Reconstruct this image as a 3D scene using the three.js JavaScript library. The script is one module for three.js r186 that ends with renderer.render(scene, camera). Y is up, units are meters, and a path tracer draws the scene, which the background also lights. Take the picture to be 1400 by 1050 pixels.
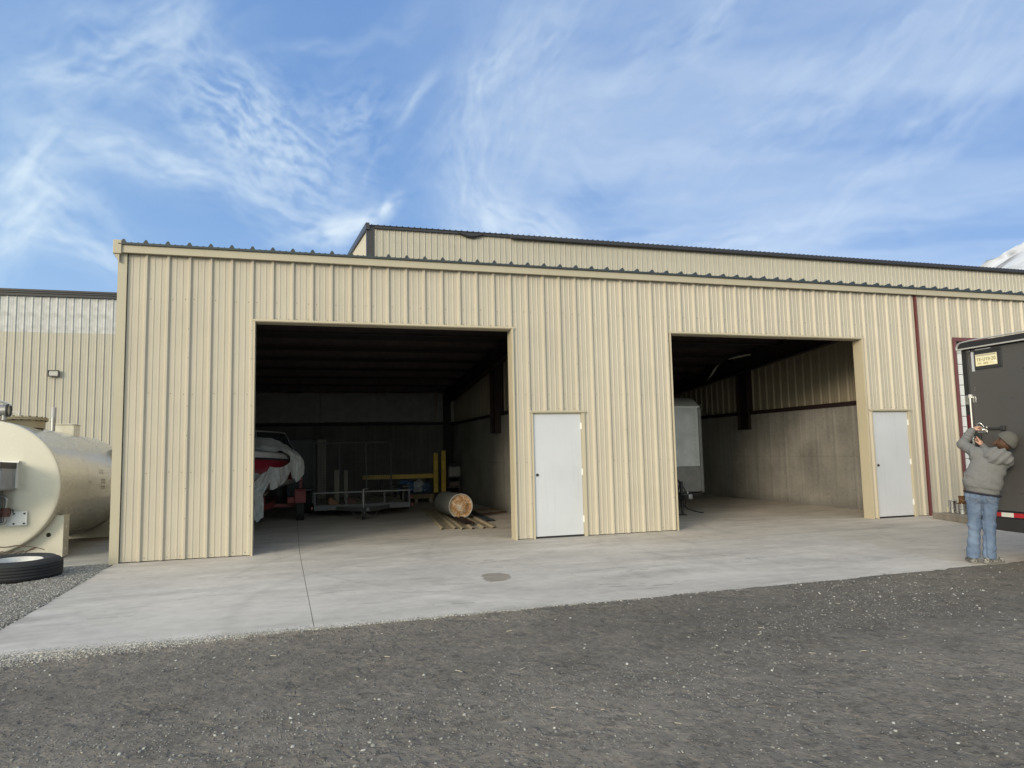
import * as THREE from 'three';
import { mergeGeometries, mergeVertices, toCreasedNormals } from 'three/addons/utils/BufferGeometryUtils.js';
import { RoundedBoxGeometry } from 'three/addons/geometries/RoundedBoxGeometry.js';

// ---------------------------------------------------------------- camera, sky, sun, exposure
const scene = new THREE.Scene();
const camera = new THREE.PerspectiveCamera(56.8, 4 / 3, 0.1, 60000);
camera.rotation.order = 'YXZ';
camera.position.set(2.5688, 1.5097, 11.7883);
camera.rotation.set(0.09423, -0.29172, -0.021538);
const renderer = new THREE.WebGLRenderer({ antialias: true });
renderer.setSize(1024, 768);
renderer.toneMapping = THREE.LinearToneMapping;
renderer.toneMappingExposure = 1.03;
renderer.shadowMap.enabled = true;

const SUN = new THREE.Vector3(-0.70, 0.26, 0.66).normalize();
const sun = new THREE.DirectionalLight(new THREE.Color().setRGB(1.0, 0.86, 0.68), 2.3);
sun.position.copy(SUN).multiplyScalar(60); sun.castShadow = true; sun.shadow.radius = 30;
sun.shadow.mapSize.set(2048, 2048);
Object.assign(sun.shadow.camera, { left: -30, right: 30, top: 30, bottom: -30, near: 1, far: 140 });
scene.add(sun, sun.target);

// ---------------------------------------------------------------- random numbers and noise
function rng(seed) { let s = seed >>> 0; return () => { s = (s + 0x6D2B79F5) >>> 0; let t = s; t = Math.imul(t ^ (t >>> 15), t | 1); t ^= t + Math.imul(t ^ (t >>> 7), t | 61); return ((t ^ (t >>> 14)) >>> 0) / 4294967296; }; }
const HT = new Float32Array(65536); { const r = rng(77); for (let i = 0; i < 65536; i++) HT[i] = r(); }
const hsh = (x, y, z) => HT[(Math.imul(x, 73856093) ^ Math.imul(y, 19349663) ^ Math.imul(z, 83492791)) >>> 7 & 65535];
const sm = t => t * t * (3 - 2 * t), mix = (a, b, t) => a + (b - a) * t, clamp = (x, a = 0, b = 1) => Math.min(b, Math.max(a, x));
const step = (a, b, x) => sm(clamp((x - a) / (b - a)));
function vn(x, y, px = 0, py = 0, s = 0) {       // value noise, periodic when px, py are given
  let xi = Math.floor(x), yi = Math.floor(y); const fx = sm(x - xi), fy = sm(y - yi); let x1 = xi + 1, y1 = yi + 1;
  if (px) { xi = ((xi % px) + px) % px; x1 = ((x1 % px) + px) % px; } if (py) { yi = ((yi % py) + py) % py; y1 = ((y1 % py) + py) % py; }
  const a = hsh(xi, yi, s), b = hsh(x1, yi, s), c = hsh(xi, y1, s), d = hsh(x1, y1, s);
  return a + (b - a) * fx + (c - a) * fy + (a - b - c + d) * fx * fy;
}
function fbm(x, y, o = 4, px = 0, py = 0, s = 0) { let v = 0, a = 0.5, t = 0; for (let i = 0; i < o; i++) { v += a * vn(x, y, px, py, s + i * 17); t += a; a *= 0.5; x *= 2; y *= 2; px *= 2; py *= 2; } return v / t; }
function vn3(x, y, z, s = 0) {
  const xi = Math.floor(x), yi = Math.floor(y), zi = Math.floor(z), fx = sm(x - xi), fy = sm(y - yi), fz = sm(z - zi);
  const l = k => { const a = hsh(xi, yi + 31 * s, zi + k), b = hsh(xi + 1, yi + 31 * s, zi + k), c = hsh(xi, yi + 1 + 31 * s, zi + k), d = hsh(xi + 1, yi + 1 + 31 * s, zi + k); return a + (b - a) * fx + (c - a) * fy + (a - b - c + d) * fx * fy; };
  return mix(l(0), l(1), fz);
}

const NT = new Float32Array(1024 * 1024); for (let j = 0; j < 1024; j++) for (let i = 0; i < 1024; i++) NT[j * 1024 + i] = fbm(i / 64, j / 64, 6, 16, 16, 91);
const NMIN = .22, NSPAN = .56;
function nz(x, y) {                                // fbm read from a tile 16 units wide
  x = x * 64; y = y * 64; const xi = Math.floor(x), yi = Math.floor(y), fx = x - xi, fy = y - yi, x0 = xi & 1023, x1 = (xi + 1) & 1023, r0 = (yi & 1023) << 10, r1 = ((yi + 1) & 1023) << 10;
  const a = NT[r0 + x0], b = NT[r0 + x1], c = NT[r1 + x0], d = NT[r1 + x1]; return a + (b - a) * fx + (c - a) * fy + (a - b - c + d) * fx * fy;
}
// ---------------------------------------------------------------- the sky: evening air with thin cirrus
{
  const W = 3072, H = 1536, data = new Float32Array(W * H * 4);
  // streaks of cirrus: azimuth, elevation, half length, half width, tilt (degrees), strength, grain
  const streaks = [
    [-13.5, 27.2, 6.5, 2.6, 32, .62, 1], [-8.5, 29.5, 4, 1.3, 62, .4, 1], [-17, 25.2, 5, .8, 12, .42, 1], [-3.5, 27, 5, 1.0, -48, .3, 1],
    [-3.6, 24.4, 6.0, 3.0, -26, .66, 2], [-1.0, 22.0, 5.0, 2.4, -28, .56, 2], [-7.5, 23.2, 3.5, 1.2, -20, .36, 2],
    [-9.0, 20.8, 8.5, 1.35, -11, .72, 1], [-2.5, 19.0, 6.0, 2.0, -18, .6, 1], [-14.0, 21.2, 5.0, 1.5, -4, .46, 1], [2.0, 17.4, 3, .8, 60, .34, 1],
    [-18.2, 19.6, 2.6, 1.2, 62, .85, 1], [-16.6, 17.6, 5.0, 2.0, -42, .5, 1], [-18.8, 14.6, 4.0, 1.5, 60, .78, 1], [-14.8, 14.2, 4.4, 1.2, -22, .62, 1], [-21, 16.2, 6, 1.9, 22, .5, 1],
    [3.2, 17.5, 2.6, 1.0, 24, .95, 3], [5.6, 18.9, 2.3, .6, 28, 1.05, 3], [.2, 16.6, 2.4, .7, 22, .5, 1],
    [8.6, 27.4, 2.3, .55, 55, .62, 1], [4.6, 25.8, 3.0, 2.1, 36, .4, 2], [5.2, 21.2, 2.0, .4, 78, .42, 1], [2.0, 30.2, 5, .5, 14, .22, 1], [6, 31, 4, .8, 40, .2, 1],
    [15.0, 29.0, 7.0, 1.7, 52, .55, 1], [13.1, 23.5, 6.0, 1.8, 88, .6, 1], [15.0, 18.0, 5.0, 2.0, -50, .85, 1], [20, 17.2, 7, 2.0, -20, .75, 1], [17, 24, 6, 3.2, 70, .32, 1], [21, 31, 6, 2.0, 44, .4, 1],
    [25, 16.2, 9, 1.7, -6, .7, 1], [34, 15.5, 9, 2.2, 0, .5, 1], [24, 22, 9, 3.5, -18, .26, 1], [41, 25, 10, 3.2, 24, .46, 1], [48, 20.8, 9, 2.2, 32, .48, 1], [30, 29, 10, 3, 18, .34, 1], [42, 15.0, 12, 2.5, 3, .34, 1], [52, 27, 6, 2.2, 40, .35, 1], [36, 32, 4, .7, 42, .45, 1],
  ].map(q => { const t = q[4] * Math.PI / 180; return [...q, Math.cos(t), Math.sin(t)]; });
  for (let j = 0; j < H; j++) {
    const el = (j + .5) / H * 180 - 90, e = el * Math.PI / 180, ce = Math.cos(e), se = Math.sin(e);
    const row = streaks.filter(s => Math.abs(el - s[1]) < 2 * (Math.abs(s[8]) * s[2] + Math.abs(s[7]) * s[3]) + 1.6);
    if (el < -5) { for (let k = j * W * 4, q = 0; q < W; q++, k += 4) { data[k] = data[k + 1] = data[k + 2] = .16; data[k + 3] = 1; } continue; }
    for (let i = 0; i < W; i++) {
      const phi = ((i + .5) / W - .5) * 2 * Math.PI, dx = ce * Math.cos(phi), dz = ce * Math.sin(phi), k = (j * W + i) * 4;
      const g = Math.acos(clamp(dx * SUN.x + se * SUN.y + dz * SUN.z, -1, 1)) * 180 / Math.PI;
      const hz = Math.exp(-Math.max(el, 0) / 17);
      let r = mix(.080, .40, hz), gg = mix(.225, .64, hz), b = mix(.61, .98, hz);
      const up = step(0, 75, el); r *= mix(1, .8, up); gg *= mix(1, .82, up); b *= mix(1, .86, up);
      const near = .5 + .5 * Math.cos(g * Math.PI / 180);
      let A = 0;
      if (el > -1) {
        let az = Math.atan2(dx, -dz) * 180 / Math.PI;
        const cs = ce, w1 = nz(az * .16 + 4, el * .16 + 9) - .5, w2 = nz(az * .16 + 8, el * .16 + 3) - .5;
        if (az > -50 && az < 85 && el < 55) for (const s of row) {
          const ddx = (az - s[0]) * cs + w1 * 3.0, ddy = el - s[1] + w2 * 3.0;
          if (Math.abs(ddx) > 2 * (s[2] + s[3])) continue;
          const u = ddx * s[7] + ddy * s[8], v = -ddx * s[8] + ddy * s[7], m = (u / s[2]) ** 2 + (v / s[3]) ** 2;
          if (m > 4) continue;
          let n;
          if (s[6] === 1) n = nz(u * .28 + s[0], v * 1.1 + s[1] + w1 * 2) * .6 + nz(u * .8 + w2 * 2, v * 2.8 + s[0]) * .4;
          else if (s[6] === 2) n = .88 * nz(u * .9 + s[0] + w2 * 2, v * 2.6 + w1 * 2) + .12 * (1 - Math.abs(2 * nz(az * 1.1 + w1 * 3, el * 1.9 + w2 * 4) - 1) * 2.0);
          else n = nz(u * .8 + s[0], v * 1.6 + s[1]) * 1.08;
          const f = Math.exp(-m * .95) * step(.24, .86, n) * .92 * s[5];
          A = A + f * (1 - A * .8);
        }
        // thin veil on the whole sky, denser to the right of the view and towards the light
        const P = 1 / Math.max(se, .09), qx = dx * P, qz = dz * P;
        const veil = nz(qx * .9 + qz * .4 + 7, qz * 1.7 - qx * .6 + 3), wisp = nz(qx * 1.5 + qz * .9 + w1 * 2, qz * 5 - qx * 1.8 + w2 * 2);
        const dens = (az > 100 || az < -30) ? .8 : mix(.12, .95, step(2, 24, az));
        A += dens * (.10 + .30 * step(.30, .72, veil) + .10 * step(.40, .80, wisp)) * (1 - A) * mix(1, 1.5, step(34, 62, el));
        A = clamp(A, 0, .95);
      }
      const cl = mix(.86, 1, hz), cr = .73 * cl, cg = .865 * cl, cb = 1.06 * cl;
      r = mix(r, cr, A); gg = mix(gg, cg, A); b = mix(b, cb, A);
      const glow = 1.2 * Math.exp(-((g / 30) ** 2)) + 1.05 * Math.exp(-((g / 62) ** 2)), lift = 1 + 1.0 * near * near;
      r = r * lift + glow * 1.0; gg = gg * lift + glow * .825; b = b * mix(1, .7, near) * lift + glow * .50;
      if (el < 0) { const d = step(0, -4, el); r = mix(r, .16, d); gg = mix(gg, .16, d); b = mix(b, .16, d); }
      data[k] = r; data[k + 1] = gg; data[k + 2] = b; data[k + 3] = 1;
    }
  }
  const sky = new THREE.DataTexture(data, W, H, THREE.RGBAFormat, THREE.FloatType);
  sky.mapping = THREE.EquirectangularReflectionMapping; sky.magFilter = sky.minFilter = THREE.LinearFilter; sky.needsUpdate = true;
  scene.background = sky; scene.environment = sky;
}

// ---------------------------------------------------------------- naming
const taken = new Map();
function numbered(n) { const c = taken.get(n) ?? 0; taken.set(n, c + 1); return c ? `${n}_${String(c).padStart(3, '0')}` : n; }
function tag(o, label, category, group) { o.userData.label = label; if (category) o.userData.category = category; if (group) o.userData.group = group; return o; }
function thing(name, label, category, pos = [0, 0, 0], turn = 0, group) { const o = new THREE.Group(); o.name = numbered(name); o.position.set(...pos); o.rotation.y = turn; scene.add(o); return tag(o, label, category, group); }
function mesh(name, geo, mat, parent) { const m = new THREE.Mesh(geo, mat); m.name = parent === scene ? numbered(name) : name; m.castShadow = m.receiveShadow = true; parent.add(m); return m; }
function structure(name, parent = scene) { const o = new THREE.Group(); o.name = name; o.userData.kind = 'structure'; parent.add(o); return o; }

// ---------------------------------------------------------------- geometry helpers
function uvBox(g, s = 1) {        // uv in metres from the larger face direction
  if (g.index) g = g.toNonIndexed();
  g.computeVertexNormals === undefined || g.attributes.normal || g.computeVertexNormals();
  const p = g.attributes.position, n = p.count, uv = new Float32Array(n * 2);
  for (let i = 0; i < n; i += 3) {
    const ax = p.getX(i), ay = p.getY(i), az = p.getZ(i), ux = p.getX(i + 1) - ax, uy = p.getY(i + 1) - ay, uz = p.getZ(i + 1) - az, vx = p.getX(i + 2) - ax, vy = p.getY(i + 2) - ay, vz = p.getZ(i + 2) - az;
    const nx = Math.abs(uy * vz - uz * vy), ny = Math.abs(uz * vx - ux * vz), nz = Math.abs(ux * vy - uy * vx);
    for (let k = i; k < i + 3; k++) { const x = p.getX(k), y = p.getY(k), z = p.getZ(k); let a, b; if (ny >= nx && ny >= nz) { a = x; b = z; } else if (nx >= nz) { a = z; b = y; } else { a = x; b = y; } uv[k * 2] = a * s; uv[k * 2 + 1] = b * s; }
  }
  g.setAttribute('uv', new THREE.BufferAttribute(uv, 2)); return g;
}
function join(list) { const l = list.map(g => { g = g.index ? g.toNonIndexed() : g; for (const k of Object.keys(g.attributes)) if (!['position', 'normal', 'uv'].includes(k)) g.deleteAttribute(k); if (!g.attributes.uv) uvBox(g); return g; }); return l.length === 1 ? l[0] : mergeGeometries(l); }
function box(w, h, d, x = 0, y = 0, z = 0) { const g = new THREE.BoxGeometry(w, h, d); g.translate(x, y, z); return uvBox(g); }
function span(x0, x1, y0, y1, z0, z1) { return box(x1 - x0, y1 - y0, z1 - z0, (x0 + x1) / 2, (y0 + y1) / 2, (z0 + z1) / 2); }
function rbox(w, h, d, x = 0, y = 0, z = 0, r = .01, n = 2) { const g = new RoundedBoxGeometry(w, h, d, n, Math.min(r, w / 2.01, h / 2.01, d / 2.01)); g.translate(x, y, z); return uvBox(g); }
function rspan(x0, x1, y0, y1, z0, z1, r = .006) { return rbox(x1 - x0, y1 - y0, z1 - z0, (x0 + x1) / 2, (y0 + y1) / 2, (z0 + z1) / 2, r); }
function cyl(r0, r1, h, x = 0, y = 0, z = 0, n = 20, axis = 'y') { let g = new THREE.CylinderGeometry(r1, r0, h, n); if (axis === 'x') g.rotateZ(-Math.PI / 2); if (axis === 'z') g.rotateX(Math.PI / 2); g.translate(x, y, z); return g.index ? g.toNonIndexed() : g; }
function bar(a, b, w, h = w) { const A = new THREE.Vector3(...a), B = new THREE.Vector3(...b), L = A.distanceTo(B); const g = new THREE.BoxGeometry(w, h, L); uvBox(g); const m = new THREE.Matrix4().lookAt(A, B, Math.abs(B.y - A.y) > .98 * L ? new THREE.Vector3(1, 0, 0) : new THREE.Vector3(0, 1, 0)); const q = g.toNonIndexed ? (g.index ? g.toNonIndexed() : g) : g; q.applyMatrix4(m); q.translate((A.x + B.x) / 2, (A.y + B.y) / 2, (A.z + B.z) / 2); return q; }
function tube(pts, r, n = 24, k = 8, closed = false) { return new THREE.TubeGeometry(new THREE.CatmullRomCurve3(pts.map(p => new THREE.Vector3(...p)), closed), n, r, k, closed).toNonIndexed(); }
function lathe(pts, n = 32, axis = 'y') { const g = new THREE.LatheGeometry(pts.map(p => new THREE.Vector2(...p)), n); if (axis === 'z') g.rotateX(Math.PI / 2); if (axis === 'x') g.rotateZ(-Math.PI / 2); return g.index ? g.toNonIndexed() : g; }
function extrude(pts, d, holes = [], bevel = 0) { const s = new THREE.Shape(pts.map(p => new THREE.Vector2(...p))); for (const h of holes) s.holes.push(h); const g = new THREE.ExtrudeGeometry(s, { depth: d, bevelEnabled: bevel > 0, bevelSize: bevel, bevelThickness: bevel, bevelSegments: 2, curveSegments: 20 }); return uvBox(g); }
function grid(nu, nv, fn) {        // a sheet through fn(u, v)
  const pos = [], uv = [], idx = []; for (let j = 0; j <= nv; j++) for (let i = 0; i <= nu; i++) { const q = fn(i / nu, j / nv); pos.push(q[0], q[1], q[2]); uv.push(q[3] ?? q[0], q[4] ?? q[2]); }
  for (let j = 0; j < nv; j++) for (let i = 0; i < nu; i++) { const a = j * (nu + 1) + i, b = a + 1, c = a + nu + 1, d = c + 1; idx.push(a, c, b, b, c, d); }
  const g = new THREE.BufferGeometry(); g.setAttribute('position', new THREE.Float32BufferAttribute(pos, 3)); g.setAttribute('uv', new THREE.Float32BufferAttribute(uv, 2)); g.setIndex(idx); g.computeVertexNormals(); return g;
}

// ---------------------------------------------------------------- textures
function tex(w, h, fn, { srgb = false, rep = null, wrap = true } = {}) {     // fn(u, v) -> grey or [r, g, b]
  const d = new Uint8Array(w * h * 4);
  const enc = c => srgb ? (c <= .0031308 ? 12.92 * c : 1.055 * Math.pow(c, 1 / 2.4) - .055) : c;
  for (let j = 0; j < h; j++) for (let i = 0; i < w; i++) { const q = fn((i + .5) / w, (j + .5) / h), k = (j * w + i) * 4; if (typeof q === 'number') { d[k] = d[k + 1] = d[k + 2] = clamp(enc(clamp(q))) * 255; } else { d[k] = clamp(enc(clamp(q[0]))) * 255; d[k + 1] = clamp(enc(clamp(q[1]))) * 255; d[k + 2] = clamp(enc(clamp(q[2]))) * 255; } d[k + 3] = 255; }
  const t = new THREE.DataTexture(d, w, h, THREE.RGBAFormat); if (wrap) t.wrapS = t.wrapT = THREE.RepeatWrapping; t.magFilter = t.minFilter = THREE.LinearFilter; if (srgb) t.colorSpace = THREE.SRGBColorSpace; if (rep) t.repeat.set(rep[0], rep[1]); t.needsUpdate = true; return t;
}
const fit = (t, a, b = a) => { const c = t.clone(); c.repeat.set(1 / a, 1 / b); c.needsUpdate = true; return c; };
function canvas(w, h, draw) { const c = document.createElement('canvas'); c.width = w; c.height = h; draw(c.getContext('2d'), w, h); const t = new THREE.CanvasTexture(c); t.colorSpace = THREE.SRGBColorSpace; return t; }
// faint wear on painted sheet metal: dust runs, scuffs (multiplies the paint)
const wearT = tex(512, 512, (u, v) => { const m = fbm(u * 6, v * 6, 5, 6, 6), s = fbm(u * 60, v * 4, 3, 60, 4, 5), sp = vn(u * 170, v * 170, 170, 170, 9); return .90 + .10 * m - .05 * step(.62, .85, s) - .10 * step(.955, .99, sp) * .6; }, { srgb: true, rep: [1 / 2.2, 1 / 2.2] });
const mottleT = tex(512, 512, (u, v) => .62 + .38 * fbm(u * 8, v * 8, 6, 8, 8, 2), { srgb: true, rep: [1, 1] });
const grainT = tex(512, 512, (u, v) => fbm(u * 64, v * 64, 4, 64, 64, 4), { rep: [1 / .35, 1 / .35] });
const dentT = tex(256, 256, (u, v) => fbm(u * 5, v * 5, 3, 5, 5, 6), { rep: [1 / 1.6, 1 / 1.6] });
const roughT = tex(256, 256, (u, v) => .74 + .26 * fbm(u * 10, v * 10, 5, 10, 10, 8), { rep: [1 / 1.2, 1 / 1.2] });
const woodT = tex(512, 512, (u, v) => { const g = fbm(u * 30, v * 3, 4, 30, 3, 12), f = fbm(u * 120, v * 6, 3, 120, 6, 15); return .45 + .4 * g + .2 * (f - .5) - .2 * step(.7, .8, vn(u * 7, v * 5, 7, 5, 3)) * .4; }, { srgb: true, rep: [1 / .4, 1 / 1.2] });
const rustT = tex(512, 512, (u, v) => { const a = fbm(u * 7, v * 7, 6, 7, 7, 18), b = fbm(u * 30, v * 30, 4, 30, 30, 22), k = step(.42, .6, a + .35 * (b - .5)); return [mix(.30, .50, k) * (.7 + .6 * b), mix(.25, .25, k) * (.7 + .6 * b), mix(.20, .085, k) * (.65 + .6 * b)]; }, { srgb: true, rep: [1 / .5, 1 / .5] });
const fleeceT = tex(512, 512, (u, v) => { const a = vn(u * 200, v * 200, 200, 200, 30), b = fbm(u * 20, v * 20, 4, 20, 20, 31); return .70 + .30 * (a * .6 + b * .4); }, { srgb: true, rep: [1 / .4, 1 / .4] });
const denimT = tex(512, 512, (u, v) => { const t = .5 + .5 * Math.sin((u * 90 + v * 90) * 2 * Math.PI), b = fbm(u * 5, v * 3, 5, 5, 3, 33), c = fbm(u * 40, v * 12, 3, 40, 12, 35), k = clamp(.25 + .9 * (b - .3) + .3 * (c - .5) + .1 * t); return [mix(.095, .30, k), mix(.155, .38, k), mix(.27, .50, k)]; }, { srgb: true, rep: [1 / .5, 1 / .5] });
const wallT = tex(1024, 512, (u, v) => {       // board-formed wall: pour stains, vertical runs, form joints
  const x = u * 7.32, y = v * 2.44; const m = fbm(u * 9, v * 4, 6, 9, 4, 40), run = fbm(u * 70, v * 2.2, 4, 70, 2, 42), fine = fbm(u * 150, v * 60, 3, 150, 60, 44);
  let c = .245 + .16 * (m - .5) + .11 * (run - .5) * step(.1, .9, v + .25) + .06 * (fine - .5);
  const j = Math.abs(((x / .61 + .5) % 1) - .5) * .61; c *= 1 - .22 * Math.exp(-((j / .010) ** 2)) ; const ef = Math.exp(-((((x / .61 + .37) % 1 - .5) * .61 / .022) ** 2)) * step(.35, .7, fbm(u * 12, v * 6, 3, 12, 6, 48)); c += .06 * ef;
  if (Math.abs(y - 1.22) < .008) c *= .86; const tie = Math.hypot(((x / .61) % 1 - .5) * .61, ((y / .61) % 1 - .5) * .61); if (tie < .016) c *= .62;
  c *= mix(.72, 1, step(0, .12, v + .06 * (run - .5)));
  return [c, c * .955, c * .86]; }, { srgb: true, rep: [1 / 7.32, 1 / 2.44] });
const P = (r, g, b, o = {}) => new THREE.MeshStandardMaterial({ color: new THREE.Color().setRGB(r, g, b), roughness: .6, ...o });
const M = {
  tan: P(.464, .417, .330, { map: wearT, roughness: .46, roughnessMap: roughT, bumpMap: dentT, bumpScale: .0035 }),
  tanFar: P(.425, .395, .322, { map: wearT, roughness: .5, roughnessMap: roughT, bumpMap: dentT, bumpScale: .003 }),
  trim: P(.42, .375, .275, { map: wearT, roughness: .45, bumpMap: dentT, bumpScale: .001 }),
  jamb: P(.48, .42, .30, { map: wearT, roughness: .5 }),
  greenRoof: P(.030, .038, .038, { map: wearT, roughness: .42 }),
  darkTrim: P(.030, .027, .030, { map: wearT, roughness: .45 }),
  skylight: P(.56, .56, .54, { map: fit(mottleT, 1.4), roughness: .55 }),
  redTrim: P(.150, .048, .048, { map: wearT, roughness: .5 }),
  redSteel: P(.016, .006, .006, { map: fit(mottleT, .8), roughness: .7 }),
  darkSteel: P(.030, .022, .022, { map: fit(mottleT, .9), roughness: .75 }),
  purlin: P(.105, .085, .082, { map: fit(mottleT, 1.2), roughness: .7 }),
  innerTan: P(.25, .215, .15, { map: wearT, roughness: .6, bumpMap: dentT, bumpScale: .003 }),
  liner: P(.34, .335, .335, { map: fit(mottleT, 1.4), roughness: .8 }),
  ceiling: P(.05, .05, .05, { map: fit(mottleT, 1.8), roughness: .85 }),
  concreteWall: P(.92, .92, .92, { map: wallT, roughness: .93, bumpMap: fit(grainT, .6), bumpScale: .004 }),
  backWallShaded: P(.55, .55, .55, { map: wallT, roughness: .93, bumpMap: fit(grainT, .6), bumpScale: .004 }),  // same concrete, colour lowered to hold the deep shade at the back
  door: P(.525, .54, .565, { map: wearT, roughness: .42, bumpMap: dentT, bumpScale: .0008 }),
  white: P(.72, .72, .70, { map: wearT, roughness: .45 }),
  whiteDirty: P(.62, .62, .60, { map: fit(mottleT, 1.5), roughness: .6 }),
  chrome: P(.62, .62, .60, { metalness: 1, roughness: .28, roughnessMap: roughT }),
  galv: P(.42, .42, .41, { metalness: .85, roughness: .48, map: fit(mottleT, .3) }),
  screw: P(.16, .145, .11, { roughness: .6 }),
  black: P(.022, .022, .024, { roughness: .55 }),
  rubber: P(.024, .024, .026, { roughness: .85, map: fit(mottleT, .3), bumpMap: fit(grainT, .1), bumpScale: .001 }),
  wood: P(.52, .43, .32, { map: woodT, roughness: .85, bumpMap: woodT, bumpScale: .002 }),
  rust: P(1, 1, 1, { map: rustT, roughness: .85, bumpMap: rustT, bumpScale: .006 }),
};

// ---------------------------------------------------------------- ground
const SLAB = { x1: 26, z1: 5.15, z0: -12.2 };
const edgeZ = x => 5.15 - step(6, 12, x) * .16 + (fbm(x * 1.7, 3, 3) - .5) * .09 + (fbm(x * 11, 8, 3) - .5) * .05;      // where the dirt laps over the apron
function groundY(x, z) {
  let h = -.022 + (fbm(x * .9 + 5, z * .9, 4) - .5) * .035 + (fbm(x * 6, z * 6 + 9, 3) - .5) * .014;
  const rut = Math.sin((z - .12 * x - 6.6) * 1.9 + (fbm(x * .3, z * .3, 2) - .5) * 3); h += rut * .008;
  if (x > 0) { const d = z - edgeZ(x); h = mix(h, mix(-.006, .010, step(.5, 5, x)) + .014 * (fbm(x * 4, z * 4 + 3, 3) - .5), Math.exp(-((d / .22) ** 2))); if (d < -.02) h = mix(h, -.1, step(-.02, -.14, d)); }
  else if (z < 5.5) { h += .004; h = mix(h, -.012, step(-.5, 0, x)); }
  if (x < .02 && x > -5 && z < -.05) h -= .02 + .012 * Math.max(0, -z) + .05 * step(-.25, -.6, z);
  return h;
}
{
  const lines = (a, b, s, far) => { const r = [...far.map(f => a - f).reverse()]; for (let v = a; v < b; v += s) r.push(v); r.push(b, ...far.map(f => b + f)); return r; };
  const far = [1.5, 5, 14, 40, 120, 400, 1500, 6000, 25000], xs = lines(-7, 17, .06, far), zs = lines(-2, 12.5, .05, far), nx = xs.length, nZ = zs.length;
  const pos = new Float32Array(nx * nZ * 3), uv = new Float32Array(nx * nZ * 2), col = new Float32Array(nx * nZ * 3), idx = [];
  for (let j = 0; j < nZ; j++) for (let i = 0; i < nx; i++) {
    const x = xs[i], z = zs[j], k = j * nx + i, inn = x > -7.1 && x < 17.1 && z > -2.1 && z < 12.6;
    pos[k * 3] = x; pos[k * 3 + 1] = inn ? groundY(x, z) : ((x > 0 && x < 27 && z < 5.1 && z > -14) ? -.12 : x > -6 && x < .1 && z > -9 && z < 0 ? -.17 : -.03); pos[k * 3 + 2] = z; uv[k * 2] = x; uv[k * 2 + 1] = z;
    // packed dark dirt, paler crushed stone left of the apron and dust along its edge
    const big = fbm(x * .45 + 3, z * .8 + 1, 4), m2 = fbm(x * 2.2, z * 4.4 + 7, 3); let c = .80 + .26 * (big - .5) + .16 * (m2 - .5);
    const grav = step(.12, -.25, x + (m2 - .5) * .4) * step(6.2, 5.2, z + (big - .5) * .8);
    const dust = Math.exp(-(((z - edgeZ(x)) / .09) ** 2)) * step(6, 1, x) * (.5 + m2);
    c *= mix(1, .82, step(8.0, 6.2, z) * step(2, 6, x));
    const r = mix(mix(.153, .225, grav), .36, dust * .55) * c, g = mix(mix(.144, .215, grav), .325, dust * .55) * c, b = mix(mix(.134, .205, grav), .265, dust * .55) * c;
    col[k * 3] = r; col[k * 3 + 1] = g; col[k * 3 + 2] = b;
  }
  for (let j = 0; j < nZ - 1; j++) for (let i = 0; i < nx - 1; i++) { const a = j * nx + i, b = a + 1, c = a + nx, d = c + 1; idx.push(a, c, b, b, c, d); }
  const g = new THREE.BufferGeometry(); g.setAttribute('position', new THREE.BufferAttribute(pos, 3)); g.setAttribute('uv', new THREE.BufferAttribute(uv, 2)); g.setAttribute('color', new THREE.BufferAttribute(col, 3)); g.setIndex(idx); g.computeVertexNormals();
  const dirtT = tex(1024, 1024, (u, v) => { const a = fbm(u * 10, v * 10, 6, 10, 10, 50), s = vn(u * 260, v * 260, 260, 260, 51), s2 = vn(u * 120, v * 120, 120, 120, 52), f = fbm(u * 90, v * 90, 3, 90, 90, 53); const pit = nz(u * 32, v * 32), ft = nz(u * 48 + 3, v * 48); let c = .57 + .26 * (a - .5) + .40 * (f - .5) + .22 * (ft - .5) - .20 * step(.62, .70, pit) * step(.42, .58, ft); if (s > .90) c += .24 * vn(u * 77, v * 77, 77, 77, 5); if (s2 > .95) c += .16; if (s < .12) c -= .16; return [c, c * .985, c * .965]; }, { srgb: true, rep: [1 / 2.7, 1 / 2.7] });
  const dirtB = tex(1024, 1024, (u, v) => { const s = vn(u * 200, v * 200, 200, 200, 54), s2 = vn(u * 90, v * 90, 90, 90, 55); return .3 * fbm(u * 40, v * 40, 5, 40, 40, 56) + .5 * nz(u * 32, v * 32) - .4 * step(.60, .72, nz(u * 16, v * 16)) + .35 * step(.75, 1, s) + .35 * step(.84, 1, s2); }, { rep: [1 / 2.7, 1 / 2.7] });
  const gr = mesh('ground', g, new THREE.MeshStandardMaterial({ vertexColors: true, map: dirtT, bumpMap: dirtB, bumpScale: .022, roughness: .96, color: new THREE.Color().setRGB(2.08, 1.92, 1.74) }), scene); gr.userData.kind = 'structure';

  // the concrete apron and the floor inside, cast in bays with open joints
  const S = 18.4, X0 = -.2, Z0 = -13.2, rk = rng(9), arcs = [], scuffs = [], cracks = [];
  for (let i = 0; i < 26; i++) arcs.push([2 + rk() * 14, -3 + rk() * 8, 2 + rk() * 7, .02 + rk() * .06, .03 + .055 * rk(), rk() * 6]);
  for (let i = 0; i < 90; i++) { const cx = rk() * 13, cz = -2 + rk() * 7; for (let k = 0; k < 1 + 4 * rk(); k++) scuffs.push([cx + (rk() - .5) * .7, cz + (rk() - .5) * .35, .04 + rk() * .32, .005 + rk() * .016, (rk() - .5) * .8, .10 + .26 * rk()]); }
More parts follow.
